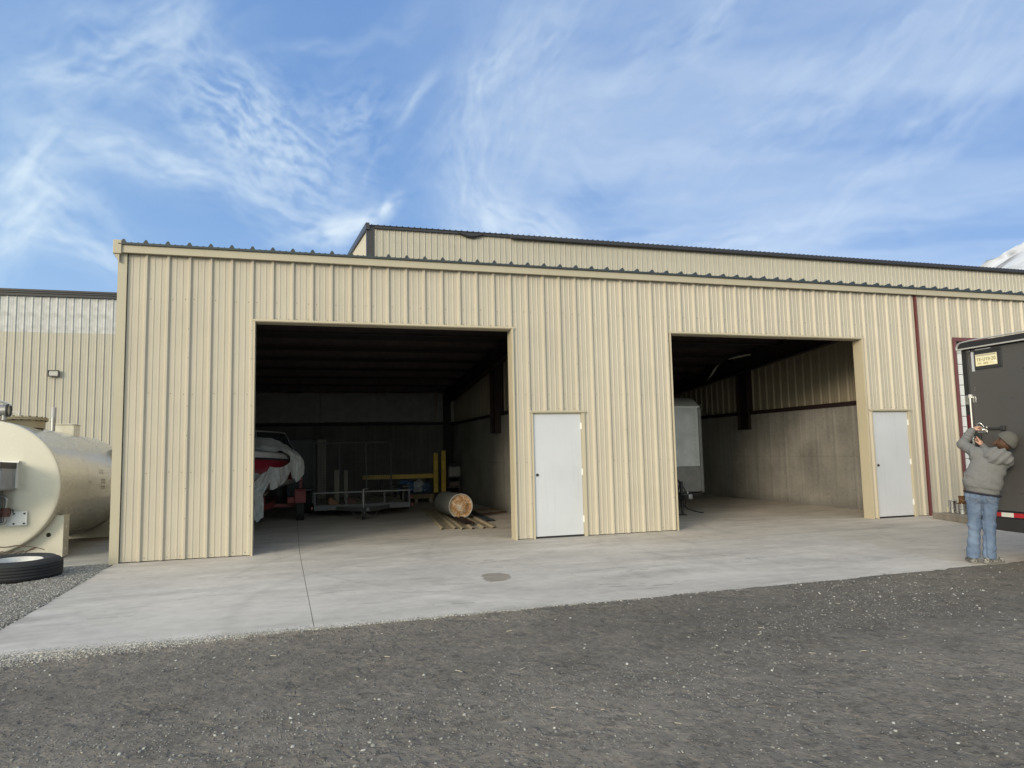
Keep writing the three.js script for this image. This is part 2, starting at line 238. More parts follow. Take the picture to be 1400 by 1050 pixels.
  const slabT = tex(2048, 2048, (u, v) => {
    const x = X0 + u * S, z = Z0 + v * S;
    const a = nz(x * .55 + 2, z * .75), b = nz(x * 2.3, z * 5.5), sw = nz(x * 1.1 + 3 * nz(x * .6, z * .6), z * 4 + 3 * a), f = nz(x * 13, z * 13), wide = nz(x * .24 + 9, z * .33 + 4);
    let c = .445 + .10 * (a - .5) + .10 * (b - .5) + .17 * (sw - .5) + .07 * (nz(x * 1.7 + 5 * a, z * 11) - .5) + .10 * (f - .5) + .10 * (wide - .5);
    let warm = .30 * step(2.6, -.5, z + (a - .5) * 3);
    const ex = 11.15 - .22 * (z - 1.38) + (b - .5) * .25;
    const tan = Math.max(step(-.04, .06, x - ex) * step(6, 5, z), step(.06, -.05, z - 1.37 - (b - .5) * .16 - (8.6 - Math.min(x, 8.6)) * .1) * step(7.6, 8.6, x));
    warm = Math.max(warm, .62 * tan); c *= mix(1, .95, tan);
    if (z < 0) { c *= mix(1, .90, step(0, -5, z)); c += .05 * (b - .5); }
    for (const q of arcs) { const d = Math.abs(Math.hypot(x - q[0], (z - q[1]) * 1.0) - q[2]); if (d < q[3] * 3) c *= 1 - q[4] * Math.exp(-((d / q[3]) ** 2)) * step(.3, .7, vn(x * 1.3 + q[5], z * 1.3)) * 1.4; }
    for (const q of scuffs) { const dx = x - q[0], dz = z - q[1] - dx * q[4]; if (Math.abs(dx) < q[2] && Math.abs(dz) < q[3] * 3) c *= 1 - q[5] * Math.exp(-((dz / q[3]) ** 2)) * step(.35, .6, vn(x * 14, z * 14)); }
    const sp = vn(x * 9, z * 9, 0, 0, 64); if (sp > .965) c *= .84; if (vn(x * 16, z * 16, 0, 0, 67) > .985) c *= 1.12;
    // a damp oval stain and pale trowelled patches
    const o = Math.hypot((x - 4.86 + .25 * (z - 3.35)) / .205, (z - 3.35) / .31) + (nz(x * 2.4, z * 2.4) - .5) * 1.5 + (nz(x * 9, z * 9) - .5) * .3; const st = step(1.05, .98, o); c *= mix(1, .56, st); warm = mix(warm, .85, st);
    const ed = Math.abs(z - 5.08 + (a - .5) * .16); c += .02 * Math.exp(-((ed / .07) ** 2));
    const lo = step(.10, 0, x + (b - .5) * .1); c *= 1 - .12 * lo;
    return [c * mix(1.06, 1.07, warm), c * mix(.970, .93, warm), c * mix(.885, .77, warm)];
  }, { srgb: true });
  slabT.wrapS = slabT.wrapT = THREE.MirroredRepeatWrapping;
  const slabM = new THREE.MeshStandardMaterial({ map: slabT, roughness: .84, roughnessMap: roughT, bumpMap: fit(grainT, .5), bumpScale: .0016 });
  const slab = structure('concrete_slab');
  const jx = [0, 2.62, 5.64, 9.32, 12.6, 15.1, 18.6, 22.2, 26], jz = [-12.2, -6.1, 5.15];
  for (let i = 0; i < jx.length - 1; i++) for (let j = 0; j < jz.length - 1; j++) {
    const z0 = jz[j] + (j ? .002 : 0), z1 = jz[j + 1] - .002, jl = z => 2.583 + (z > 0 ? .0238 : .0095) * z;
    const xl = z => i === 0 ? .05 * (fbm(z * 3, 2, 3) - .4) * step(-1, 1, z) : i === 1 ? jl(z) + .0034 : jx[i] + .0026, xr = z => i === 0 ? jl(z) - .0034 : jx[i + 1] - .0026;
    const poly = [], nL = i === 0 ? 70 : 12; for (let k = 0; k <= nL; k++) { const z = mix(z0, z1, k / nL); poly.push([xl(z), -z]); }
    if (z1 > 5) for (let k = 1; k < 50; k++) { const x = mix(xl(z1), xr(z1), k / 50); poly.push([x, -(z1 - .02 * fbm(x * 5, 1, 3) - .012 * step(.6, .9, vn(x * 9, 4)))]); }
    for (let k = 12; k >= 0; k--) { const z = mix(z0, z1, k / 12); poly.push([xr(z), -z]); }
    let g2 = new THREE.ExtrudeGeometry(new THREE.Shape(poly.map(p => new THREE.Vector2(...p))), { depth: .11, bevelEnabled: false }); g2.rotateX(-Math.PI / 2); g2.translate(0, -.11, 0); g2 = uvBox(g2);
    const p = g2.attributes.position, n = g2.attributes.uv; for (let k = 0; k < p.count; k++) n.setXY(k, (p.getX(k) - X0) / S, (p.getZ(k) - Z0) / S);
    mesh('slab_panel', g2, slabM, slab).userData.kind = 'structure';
  }
  mesh('joint_bed', span(.05, 25.9, -.115, -.010, -12.1, 5.05), P(.14, .13, .115, { roughness: 1 }), slab).userData.kind = 'structure';
}

// ---------------------------------------------------------------- corrugated sheet
const RIB = .3048;
const TANS = [1, .985, 1.012, .972].map(k => { const m = M.tan.clone(); m.color.multiplyScalar(k); m.map = M.tan.map.clone(); m.map.offset.set(k * 3.3, k * 7.1); m.map.needsUpdate = true; return m; });
const PROFILE = [[-.040, 0], [-.013, 1], [.013, 1], [.040, 0], [.092, 0], [.099, .16], [.114, .16], [.121, 0], [.184, 0], [.191, .16], [.206, .16], [.213, 0]];
function profilePts(s0, s1, off, h) {
  const r = []; for (let k = Math.floor((s0 - off) / RIB) - 1; k * RIB + off < s1 + .4; k++) for (const q of PROFILE) r.push([off + k * RIB + q[0], q[1] * h]);
  const at = s => { for (let i = 0; i < r.length - 1; i++) if (s >= r[i][0] && s <= r[i + 1][0]) return mix(r[i][1], r[i + 1][1], (s - r[i][0]) / Math.max(1e-6, r[i + 1][0] - r[i][0])); return 0; };
  return [[s0, at(s0)], ...r.filter(p => p[0] > s0 + 1e-4 && p[0] < s1 - 1e-4), [s1, at(s1)]];
}
function sheet(s0, s1, y0, y1, off = .012, h = .036) {       // ribbed sheet standing in the xy plane, ribs towards +z; y0, y1 numbers or functions of s
  const f0 = typeof y0 === 'function' ? y0 : () => y0, f1 = typeof y1 === 'function' ? y1 : () => y1, pts = profilePts(s0, s1, off, h), pos = [], uv = [];
  for (let i = 0; i < pts.length - 1; i++) { const [a, ha] = pts[i], [b, hb] = pts[i + 1]; const q = [[a, f0(a), ha], [b, f0(b), hb], [b, f1(b), hb], [a, f1(a), ha]]; for (const k of [0, 1, 2, 0, 2, 3]) { pos.push(...q[k]); uv.push(q[k][0], q[k][1]); } }
  const g = new THREE.BufferGeometry(); g.setAttribute('position', new THREE.Float32BufferAttribute(pos, 3)); g.setAttribute('uv', new THREE.Float32BufferAttribute(uv, 2)); g.computeVertexNormals(); return g;
}
const PANEL = .9144;
function put(g, m) { g.applyMatrix4(m); if (m.determinant() < 0) { for (const k of ['position', 'normal', 'uv']) { const a = g.attributes[k], w = a.itemSize, d = a.array; for (let i = 0; i < a.count; i += 3) for (let c = 0; c < w; c++) { const t = d[(i + 1) * w + c]; d[(i + 1) * w + c] = d[(i + 2) * w + c]; d[(i + 2) * w + c] = t; } } g.computeVertexNormals(); } return g; }
function wall(parent, s0, s1, y0, y1, mat, { off = .012, h = .036, place = null, holes = [], name = 'wall_panel' } = {}) {
  const made = [];
  for (let k = Math.floor((s0 - .02) / PANEL); k * PANEL < s1; k++) {
    const a = Math.max(s0, k * PANEL), b = Math.min(s1, (k + 1) * PANEL); if (b - a < .03) continue;
    const cuts = [a, b]; for (const q of holes) { if (q[0] > a && q[0] < b) cuts.push(q[0]); if (q[1] > a && q[1] < b) cuts.push(q[1]); } cuts.sort((m, n) => m - n);
    const gs = []; for (let i = 0; i < cuts.length - 1; i++) { const m = (cuts[i] + cuts[i + 1]) / 2, hole = holes.find(q => m > q[0] && m < q[1]); gs.push(sheet(cuts[i], cuts[i + 1], hole ? hole[2] : y0, y1, off, h)); }
    const g = join(gs); if (place) put(g, place); made.push(mesh(name, g, Array.isArray(mat) ? mat[hsh(k, 5, 9) * mat.length | 0] : mat, parent));
  }
  return made;
}
function screws(parent, s0, s1, rows, holes, place, off = .012, mat = M.screw) {
  const gs = []; const base = new THREE.CylinderGeometry(.0062, .0075, .007, 6); base.rotateX(Math.PI / 2); const bb = base.toNonIndexed();
  for (let k = Math.ceil((s0 - off) / RIB); k * RIB + off < s1 - .08; k++) for (const y of rows) { const xs = [k * RIB + off + .066]; if (k % 3 === 0) xs.push(k * RIB + off - .060); for (const x of xs) { if (holes.some(q => x > q[0] - .03 && x < q[1] + .03 && y < q[2] + .02)) continue; const g = bb.clone(); g.translate(x, y + (hsh(k, y * 10 | 0, 3) - .5) * .02, .003); gs.push(g); } if (k % 3 === 0) for (const yy of [y + .55, y + 1.0]) if (yy < 4.3 && yy > .3 && !holes.some(q => k * RIB > q[0] - .05 && k * RIB < q[1] + .05 && yy < q[2] + .05)) { const g = bb.clone(); g.translate(k * RIB + off, yy, .039); gs.push(g); } }
  for (const q of holes) for (let k = Math.ceil((q[0] - off) / RIB); k * RIB + off < q[1] - .1; k++) for (const dx of [.068, .24]) { const g = bb.clone(); g.translate(k * RIB + off + dx, q[2] + .055, .003); gs.push(g); }
  const g = join(gs); if (place) g.applyMatrix4(place); mesh('screw', g, mat, parent).userData.kind = 'stuff';
}
const turnTo = (x, y, z, ry) => new THREE.Matrix4().makeTranslation(x, y, z).multiply(new THREE.Matrix4().makeRotationY(ry));
const roofY = z => 4.735 + z * .0833;
function roofPanels(parent, x0, x1, zf, zb, yAt, mat, h = .050, off = .012) {
  let shared = null;
  for (let k = Math.floor(x0 / PANEL); k * PANEL < x1 - .02; k++) {
    const a = Math.max(x0, k * PANEL), b = Math.min(x1, (k + 1) * PANEL), whole = b - a > PANEL - .001; let g;
    if (whole && shared) g = shared; else {
      const o = whole ? 0 : a - k * PANEL, pts = profilePts(whole ? 0 : o, whole ? PANEL : b - k * PANEL, off, h), poly = [...pts.map(p => [p[0], p[1] + .026]), [pts[pts.length - 1][0], -.006], [pts[0][0], -.006]];
      const L = Math.hypot(zf - zb, yAt(zf) - yAt(zb)); g = extrude(poly, L); g.translate(0, 0, -L); g.rotateX(-Math.atan2(yAt(zf) - yAt(zb), zf - zb)); if (whole) shared = g;
    }
    const m = mesh('roof_panel', g, mat, parent); m.position.set(k * PANEL, yAt(zf), zf);
  }
}

// ---------------------------------------------------------------- the storage building with two open bays
const HO1 = [1.888, 6.11, 3.637], HO2 = [9.222, 13.60, 3.645], HD1 = [6.455, 7.405, 2.185], HD2 = [13.735, 14.69, 2.185];
const holes = [HO1, HO2, HD1, HD2];
const shed = thing('storage_building', 'long tan corrugated metal storage building with two open vehicle bays and white doors', 'building');
{
  wall(shed, .06, 15.04, .012, 4.66, TANS, { holes });
  screws(shed, .1, 15.04, [.055, 1.30, 2.49, 3.95], holes, null);
  // side and rear walls
  wall(shed, 0, 12.2, -.02, s => roofY(-s) - .015, M.tan, { place: new THREE.Matrix4().makeBasis(new THREE.Vector3(0, 0, -1), new THREE.Vector3(0, 1, 0), new THREE.Vector3(-1, 0, 0)).setPosition(-.03, 0, 0) });
  wall(shed, 0, 15.04, -.02, 3.72, M.tan, { place: turnTo(15.04, 0, -12.25, Math.PI) });
  // roof and its trims
  roofPanels(shed, -.06, 15.06, .125, -12.35, roofY, M.greenRoof);
  mesh('eave_trim', join([rspan(-.02, 15.06, 4.628, 4.742, .038, .094, .004), span(-.02, 15.06, 4.620, 4.630, .036, .104)]), M.trim, shed);
  { const g = extrude([[-.125, 4.60], [-.02, 4.60], [-.02, 4.80], [-.125, 4.80]], 12.4, [], .004); g.translate(0, 0, -12.28); const p = g.attributes.position; for (let i = 0; i < p.count; i++) p.setY(i, p.getY(i) + (p.getZ(i) - .1) * .0833 * (p.getZ(i) < 0 ? 1 : 0)); g.computeVertexNormals(); mesh('rake_trim', join([g, extrude([[-.125, 4.596], [-.045, 4.596], [-.045, 4.47]], .05).translate(0, 0, .05)]), M.trim, shed); }
  mesh('corner_trim', join([span(-.072, .052, -.01, 4.618, .038, .044), span(-.072, -.066, -.01, 4.618, -.09, .038), span(.046, .052, -.01, 4.618, .004, .038)]), M.trim, shed);
  // opening trims: jambs of folded sheet, with a face lip, and soffits
  for (const q of [HO1, HO2]) {
    mesh('jamb_trim', join([span(q[0] - .030, q[0], 0, q[2] + .004, .037, .046), span(q[0] - .004, q[0] + .004, .001, q[2], -.21, .037)]), M.jamb, shed);
    mesh('jamb_trim', join([span(q[1], q[1] + .030, 0, q[2] + .004, .037, .046), span(q[1] - .004, q[1] + .004, .001, q[2], -.21, .037)]), M.jamb, shed);
    mesh('header_trim', join([span(q[0] - .045, q[1] + .045, q[2] + .006, q[2] + .036, .037, .052), span(q[0] + .005, q[1] - .005, q[2] - .004, q[2] + .004, -.21, .0365)]), M.jamb, shed);
  }
  for (const [q, kn] of [[HD1, [6.529, 1.088]], [HD2, [13.83, 1.065]]]) {
    mesh('door_frame', join([span(q[0] - .020, q[0] + .012, 0, q[2] - .02, -.10, .040), span(q[1] - .030, q[1] + .028, 0, q[2] - .02, -.10, .041), span(q[0] + .0125, q[1] - .0305, 2.146, q[2] - .02, -.10, .012)]), M.jamb, shed);
    mesh('drip_cap', join([rspan(q[0] - .045, q[1] + .05, q[2] - .018, q[2] + .018, .0, .062, .004)]), M.trim, shed);
    const d = mesh('door', rspan(q[0] + .016, q[1] - .034, .032, 2.142, -.040, .006, .003), M.door, shed);
    mesh('lock', join([cyl(.026, .026, .010, kn[0], kn[1], .011, 20, 'z'), cyl(.016, .014, .024, kn[0], kn[1], .022, 16, 'z')]), P(.10, .085, .06, { metalness: .8, roughness: .4 }), d);
    for (const y of [.30, 1.12, 1.93]) mesh('hinge', join([rspan(q[1] - .052, q[1] - .026, y - .055, y + .055, .0065, .012, .001), cyl(.010, .010, .115, q[1] - .031, y, .018, 10)]), M.white, d);
    mesh('threshold', span(q[0] + .013, q[1] - .031, .001, .02, -.10, .012), M.black, shed);
  }
  mesh('door_backing', span(HD1[0] + .013, HD1[1] - .031, .0205, 2.1455, -.14, -.105), M.black, shed);
  mesh('door_backing', span(HD2[0] + .013, HD2[1] - .031, .0205, 2.1455, -.14, -.105), M.black, shed);

  // inside: concrete stem walls, girts, metal above, frames, purlins
  const cw = (x0, x1, z0, z1, y1 = 2.42) => mesh('concrete_wall', span(x0, x1, .001, y1, z0, z1), M.concreteWall, shed);
  cw(.02, .22, -12.2, -.25); mesh('concrete_wall', span(.22, 14.9, .001, 2.44, -12.2, -12.0), M.backWallShaded, shed); cw(7.50, 7.70, -12.0, -.25); cw(14.90, 15.10, -12.2, -.25, 2.40);
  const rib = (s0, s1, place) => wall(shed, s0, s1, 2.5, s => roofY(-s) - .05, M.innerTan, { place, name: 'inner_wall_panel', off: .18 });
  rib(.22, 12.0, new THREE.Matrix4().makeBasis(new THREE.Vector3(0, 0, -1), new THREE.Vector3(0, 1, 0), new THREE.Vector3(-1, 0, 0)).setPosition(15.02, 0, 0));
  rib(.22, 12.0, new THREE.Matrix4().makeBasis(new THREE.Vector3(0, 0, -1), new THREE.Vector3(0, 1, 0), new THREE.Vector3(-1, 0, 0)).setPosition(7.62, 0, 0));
  mesh('sill_angle', span(14.86, 15.0, 2.402, 2.50, -12.0, -.2), M.redSteel, shed);
  mesh('sill_angle', span(7.46, 7.74, 2.422, 2.50, -12.0, -.2), M.redSteel, shed);
  mesh('sill_angle', span(.24, 14.85, 2.442, 2.54, -12.02, -11.92), M.darkSteel, shed);
  for (const [a, b] of [[.26, 3.2], [3.21, 6.95], [7.03, 7.44], [7.78, 11.2], [11.21, 14.84]]) mesh('liner_panel', rspan(a, b, 2.56, 3.52, -11.98, -11.94, .012), M.liner, shed);
  for (const x of [.16, 7.44, 14.90]) for (const z of [-5.92]) mesh('column', join([span(x - .10, x + .10, 2.0, roofY(z) - .3, z - .25, z - .238), span(x - .10, x + .10, 2.0, roofY(z) - .3, z + .238, z + .25), span(x - .006, x + .006, 2.0, roofY(z) - .3, z - .238, z + .238), span(x - .11, x + .11, 1.985, 2.0, z - .27, z + .27)]), M.redSteel, shed);
  for (const x of [.36, 7.32, 14.76]) mesh('column', join([span(x - .10, x + .10, .002, 3.45, -11.9, -11.888), span(x - .10, x + .10, .002, 3.45, -11.55, -11.538), span(x - .006, x + .006, .002, 3.45, -11.888, -11.55)]), M.darkSteel, shed);
  for (const x of [.30, 7.30, 14.80]) { const g = join([span(x - .09, x + .09, -.02, -.008, -12, -.24), span(x - .09, x + .09, -.40, -.388, -12, -.24), span(x - .005, x + .005, -.388, -.02, -12, -.24)]); const p = g.attributes.position; for (let i = 0; i < p.count; i++) p.setY(i, p.getY(i) + roofY(p.getZ(i)) - .225); mesh('rafter', g, M.darkSteel, shed); }
  for (let z = -.45; z > -11.9; z -= 1.25) { const y = roofY(z); mesh('purlin', join([span(.25, 14.95, y - .215, y - .015, z - .003, z + .003), span(.25, 14.95, y - .215, y - .209, z + .003, z + .065), span(.25, 14.95, y - .021, y - .015, z - .065, z - .003)]), M.purlin, shed); }
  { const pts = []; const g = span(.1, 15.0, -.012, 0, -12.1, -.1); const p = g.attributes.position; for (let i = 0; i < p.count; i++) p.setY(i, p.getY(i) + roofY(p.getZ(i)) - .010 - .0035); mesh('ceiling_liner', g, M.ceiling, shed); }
  mesh('girt', span(.1, 15.0, 3.70, 3.90, -.075, -.006), M.purlin, shed);
}

// ---------------------------------------------------------------- the neighbouring unit to the right, under the same eave
{
  const b = thing('workshop_unit', 'tan corrugated building section right of the red seam, behind the black trailer', 'building');
  const hole = [16.06, 19.70, 3.66], off = 15.35 % RIB;
  wall(b, 15.125, 24, .012, 4.66, TANS, { holes: [hole], off });
  screws(b, 15.2, 23.9, [.055, 1.30, 2.49, 3.95], [hole], null, off);
  mesh('red_post', join([span(15.066, 15.100, -.005, 4.62, -.02, .042), span(15.03, 15.14, -.006, .05, .0425, .06)]), M.redTrim, b);
  mesh('eave_trim', join([rspan(15.07, 24, 4.628, 4.742, .038, .094, .004), span(15.07, 24, 4.620, 4.630, .036, .104)]), M.trim, b);
  roofPanels(b, 15.07, 24, .125, -12.35, roofY, M.greenRoof);
  wall(b, 0, 12.2, -.02, s => roofY(-s) - .015, M.tan, { place: turnTo(24.0, 0, 0, Math.PI / 2) });
  mesh('rear_wall', span(15.2, 23.9, -.02, 3.7, -12.2, -12.15), M.tanFar, b);
  mesh('red_jamb', join([span(hole[0] - .075, hole[0], 0, hole[2], .037, .060), span(hole[0] - .01, hole[0], .001, hole[2], -.12, .037)]), M.redTrim, b);
  mesh('red_jamb', join([span(hole[1], hole[1] + .075, 0, hole[2], .037, .060), span(hole[1], hole[1] + .01, .001, hole[2], -.12, .037)]), M.redTrim, b);
  mesh('red_header', join([span(hole[0] - .075, hole[1] + .075, hole[2] + .002, hole[2] + .077, .037, .062), span(hole[0], hole[1], hole[2] - .008, hole[2], -.12, .037)]), M.redTrim, b);
  const d = mesh('roller_door', span(hole[0] + .002, hole[1] - .002, .005, hole[2] - .01, -.16, -.11), M.whiteDirty, b);
  for (let y = .01; y < 3.4; y += .226) mesh('slat', rspan(hole[0] + .012, hole[1] - .012, y + .004, Math.min(y + .221, 3.645), -.1095, -.075, .016), M.white, d);
}

// ---------------------------------------------------------------- the tall building behind
{
  const b = thing('tall_building', 'tall tan ribbed metal building with black roof edge rising behind the storage bays', 'building', [5.78, 0, -23.3]);
  let first = null; const W = 48.6;
  for (let k = 0; k * PANEL < W; k++) { if (!first) { first = sheet(0, PANEL, 0, 12.72, .10, .038); } const m = mesh('wall_panel', first, M.tanFar, b); m.position.x = .0 + k * PANEL; }
  mesh('corner_trim', join([span(-.06, .30, 0, 12.8, .040, .055), span(-.07, -.055, 0, 12.8, -.3, .055)]), M.darkTrim, b);
  const yR = z => 12.86 - z * .165;
  wall(b, 0, 26, 0, s => yR(-s) - .12, M.tanFar, { place: new THREE.Matrix4().makeBasis(new THREE.Vector3(0, 0, -1), new THREE.Vector3(0, 1, 0), new THREE.Vector3(-1, 0, 0)), off: .1 });
  { const g = span(-.12, .06, -.20, .14, -26, .16), p = g.attributes.position; for (let i = 0; i < p.count; i++) p.setY(i, p.getY(i) + yR(p.getZ(i))); mesh('rake_trim', g, M.darkTrim, b); }
  let rp = null; for (let k = 0; k * PANEL < W; k++) { if (!rp) { const pts = profilePts(0, PANEL, .1, .042); rp = extrude([...pts.map(p => [p[0], p[1] + .01]), [PANEL, -.01], [0, -.01]], 26.2); rp.translate(0, 0, -26.2); rp.rotateX(Math.atan(.165)); } const m = mesh('roof_panel', rp, M.darkTrim, b); m.position.set(.07 + k * PANEL, yR(.18) + .03, .18); }
  mesh('eave_trim', span(.31, W, 12.72, 12.87, .04, .14), M.darkTrim, b);
  mesh('gutter', rspan(7.35, W, 12.64, 12.84, .145, .28, .03), M.darkTrim, b);
  { const g = grid(20, 4, (u, v) => { const x = 4.55 + 1.35 * u, s = Math.sin(u * Math.PI); return [x, 12.78 - .20 * s * v - .02 * v, .15 + .06 * Math.sin(v * 3)]; }); mesh('torn_gutter', join([g.toNonIndexed(), g.clone().translate(0, -.004, .012).toNonIndexed()]), M.darkTrim, b); }
}
// ---------------------------------------------------------------- the building far left behind the tank
{
  const b = thing('warehouse', 'tan ribbed warehouse with a pale translucent band under its dark eave, behind the tank', 'building', [-20, 0, -22.5]);
  let g1 = null, g2 = null;
  for (let k = 0; k < 22; k++) { g1 ??= sheet(0, PANEL, -.1, 6.99, .09, .036); g2 ??= sheet(0, PANEL, 6.96, 8.50, .09, .036); mesh('wall_panel', g1, M.tanFar, b).position.x = k * PANEL; const m = mesh('skylight_panel', g2, M.skylight, b); m.position.set(k * PANEL, 0, .006); }
  mesh('eave_trim', join([rspan(-.1, 20.2, 8.50, 8.62, .04, .12, .01), span(-.1, 20.2, 8.62, 8.72, .03, .16)]), M.darkTrim, b);
  { const g = span(-.1, 20.2, -.04, .04, -20, .2), p = g.attributes.position; for (let i = 0; i < p.count; i++) p.setY(i, p.getY(i) + 8.745 - p.getZ(i) * .05); mesh('roof', g, M.darkTrim, b); }
  mesh('side_wall', span(20.05, 20.12, -.1, 8.6, -20, -.01), M.tanFar, b);
  const l = thing('wall_light', 'small dark box floodlight fixed high on the warehouse wall', 'wall light', [-7.42, 5.20, -22.46]);
  mesh('housing', join([rbox(.40, .25, .02, 0, 0, .012, .01), rspan(-.2, .2, .11, .135, .02, .17, .008), rspan(-.2, -.18, -.12, .11, .02, .16, .004), rspan(.18, .2, -.12, .11, .02, .16, .004), rspan(-.2, .2, -.135, -.11, .02, .14, .006)]), P(.10, .085, .075, { roughness: .5 }), l);
  mesh('lens', rbox(.35, .21, .09, 0, -.002, .085, .02), P(.42, .41, .38, { roughness: .25 }), l);
}
// ---------------------------------------------------------------- snowy mountain far beyond
{
  const A = 66 * Math.PI / 180, D = 4200, cx = Math.sin(A) * D, cz = -Math.cos(A) * D, n = 220, R = 4200, pos = [], col = [], idx = [];
  const hgt = (x, z) => { const d = Math.hypot(x, z) / 2900, w = [fbm(x / 900 + 5, z / 900, 3) - .5, fbm(x / 900, z / 900 + 30, 3) - .5]; const rg = 1 - Math.abs(2 * fbm(x / 1100 + w[0] * 1.2 + 3, z / 1100 + w[1] * 1.2 + 11, 6) - 1); return Math.max(-30, 1150 * Math.pow(clamp(1 - d), 1.0) * (.72 + .42 * rg) + 130 * (fbm(x / 260, z / 260, 5) - .5) * clamp(1.1 - d) - 25); };
  for (let j = 0; j <= n; j++) for (let i = 0; i <= n; i++) { const x = (i / n - .5) * R * 1.5, z = (j / n - .5) * R * 1.5, h = hgt(x, z); pos.push(cx + x, h, cz + z); const e = 12, sx = (hgt(x + e, z) - hgt(x - e, z)) / (2 * e), sz = (hgt(x, z + e) - hgt(x, z - e)) / (2 * e), sl = Math.hypot(sx, sz), rk = step(.50, .92, sl * .8 + 1.1 * (fbm(x / 70, z / 70, 5) - .42)) * .85; col.push(mix(.62, .20, rk), mix(.62, .175, rk), mix(.64, .165, rk)); }
  for (let j = 0; j < n; j++) for (let i = 0; i < n; i++) { const a = j * (n + 1) + i, b = a + 1, c = a + n + 1; idx.push(a, c, b, b, c, c + 1); }
  const g = new THREE.BufferGeometry(); g.setAttribute('position', new THREE.Float32BufferAttribute(pos, 3)); g.setAttribute('color', new THREE.Float32BufferAttribute(col, 3)); g.setIndex(idx); g.computeVertexNormals();
  const m = mesh('mountain', g, new THREE.MeshStandardMaterial({ vertexColors: true, roughness: .9 }), scene); m.userData.kind = 'structure';
}

// ================================================================ objects
const scaleUV = (g, a, b) => { const u = g.attributes.uv; for (let i = 0; i < u.count; i++) u.setXY(i, u.getX(i) * a, u.getY(i) * b); return g; };
const along = (g, m) => { g.applyMatrix4(m); return g; };

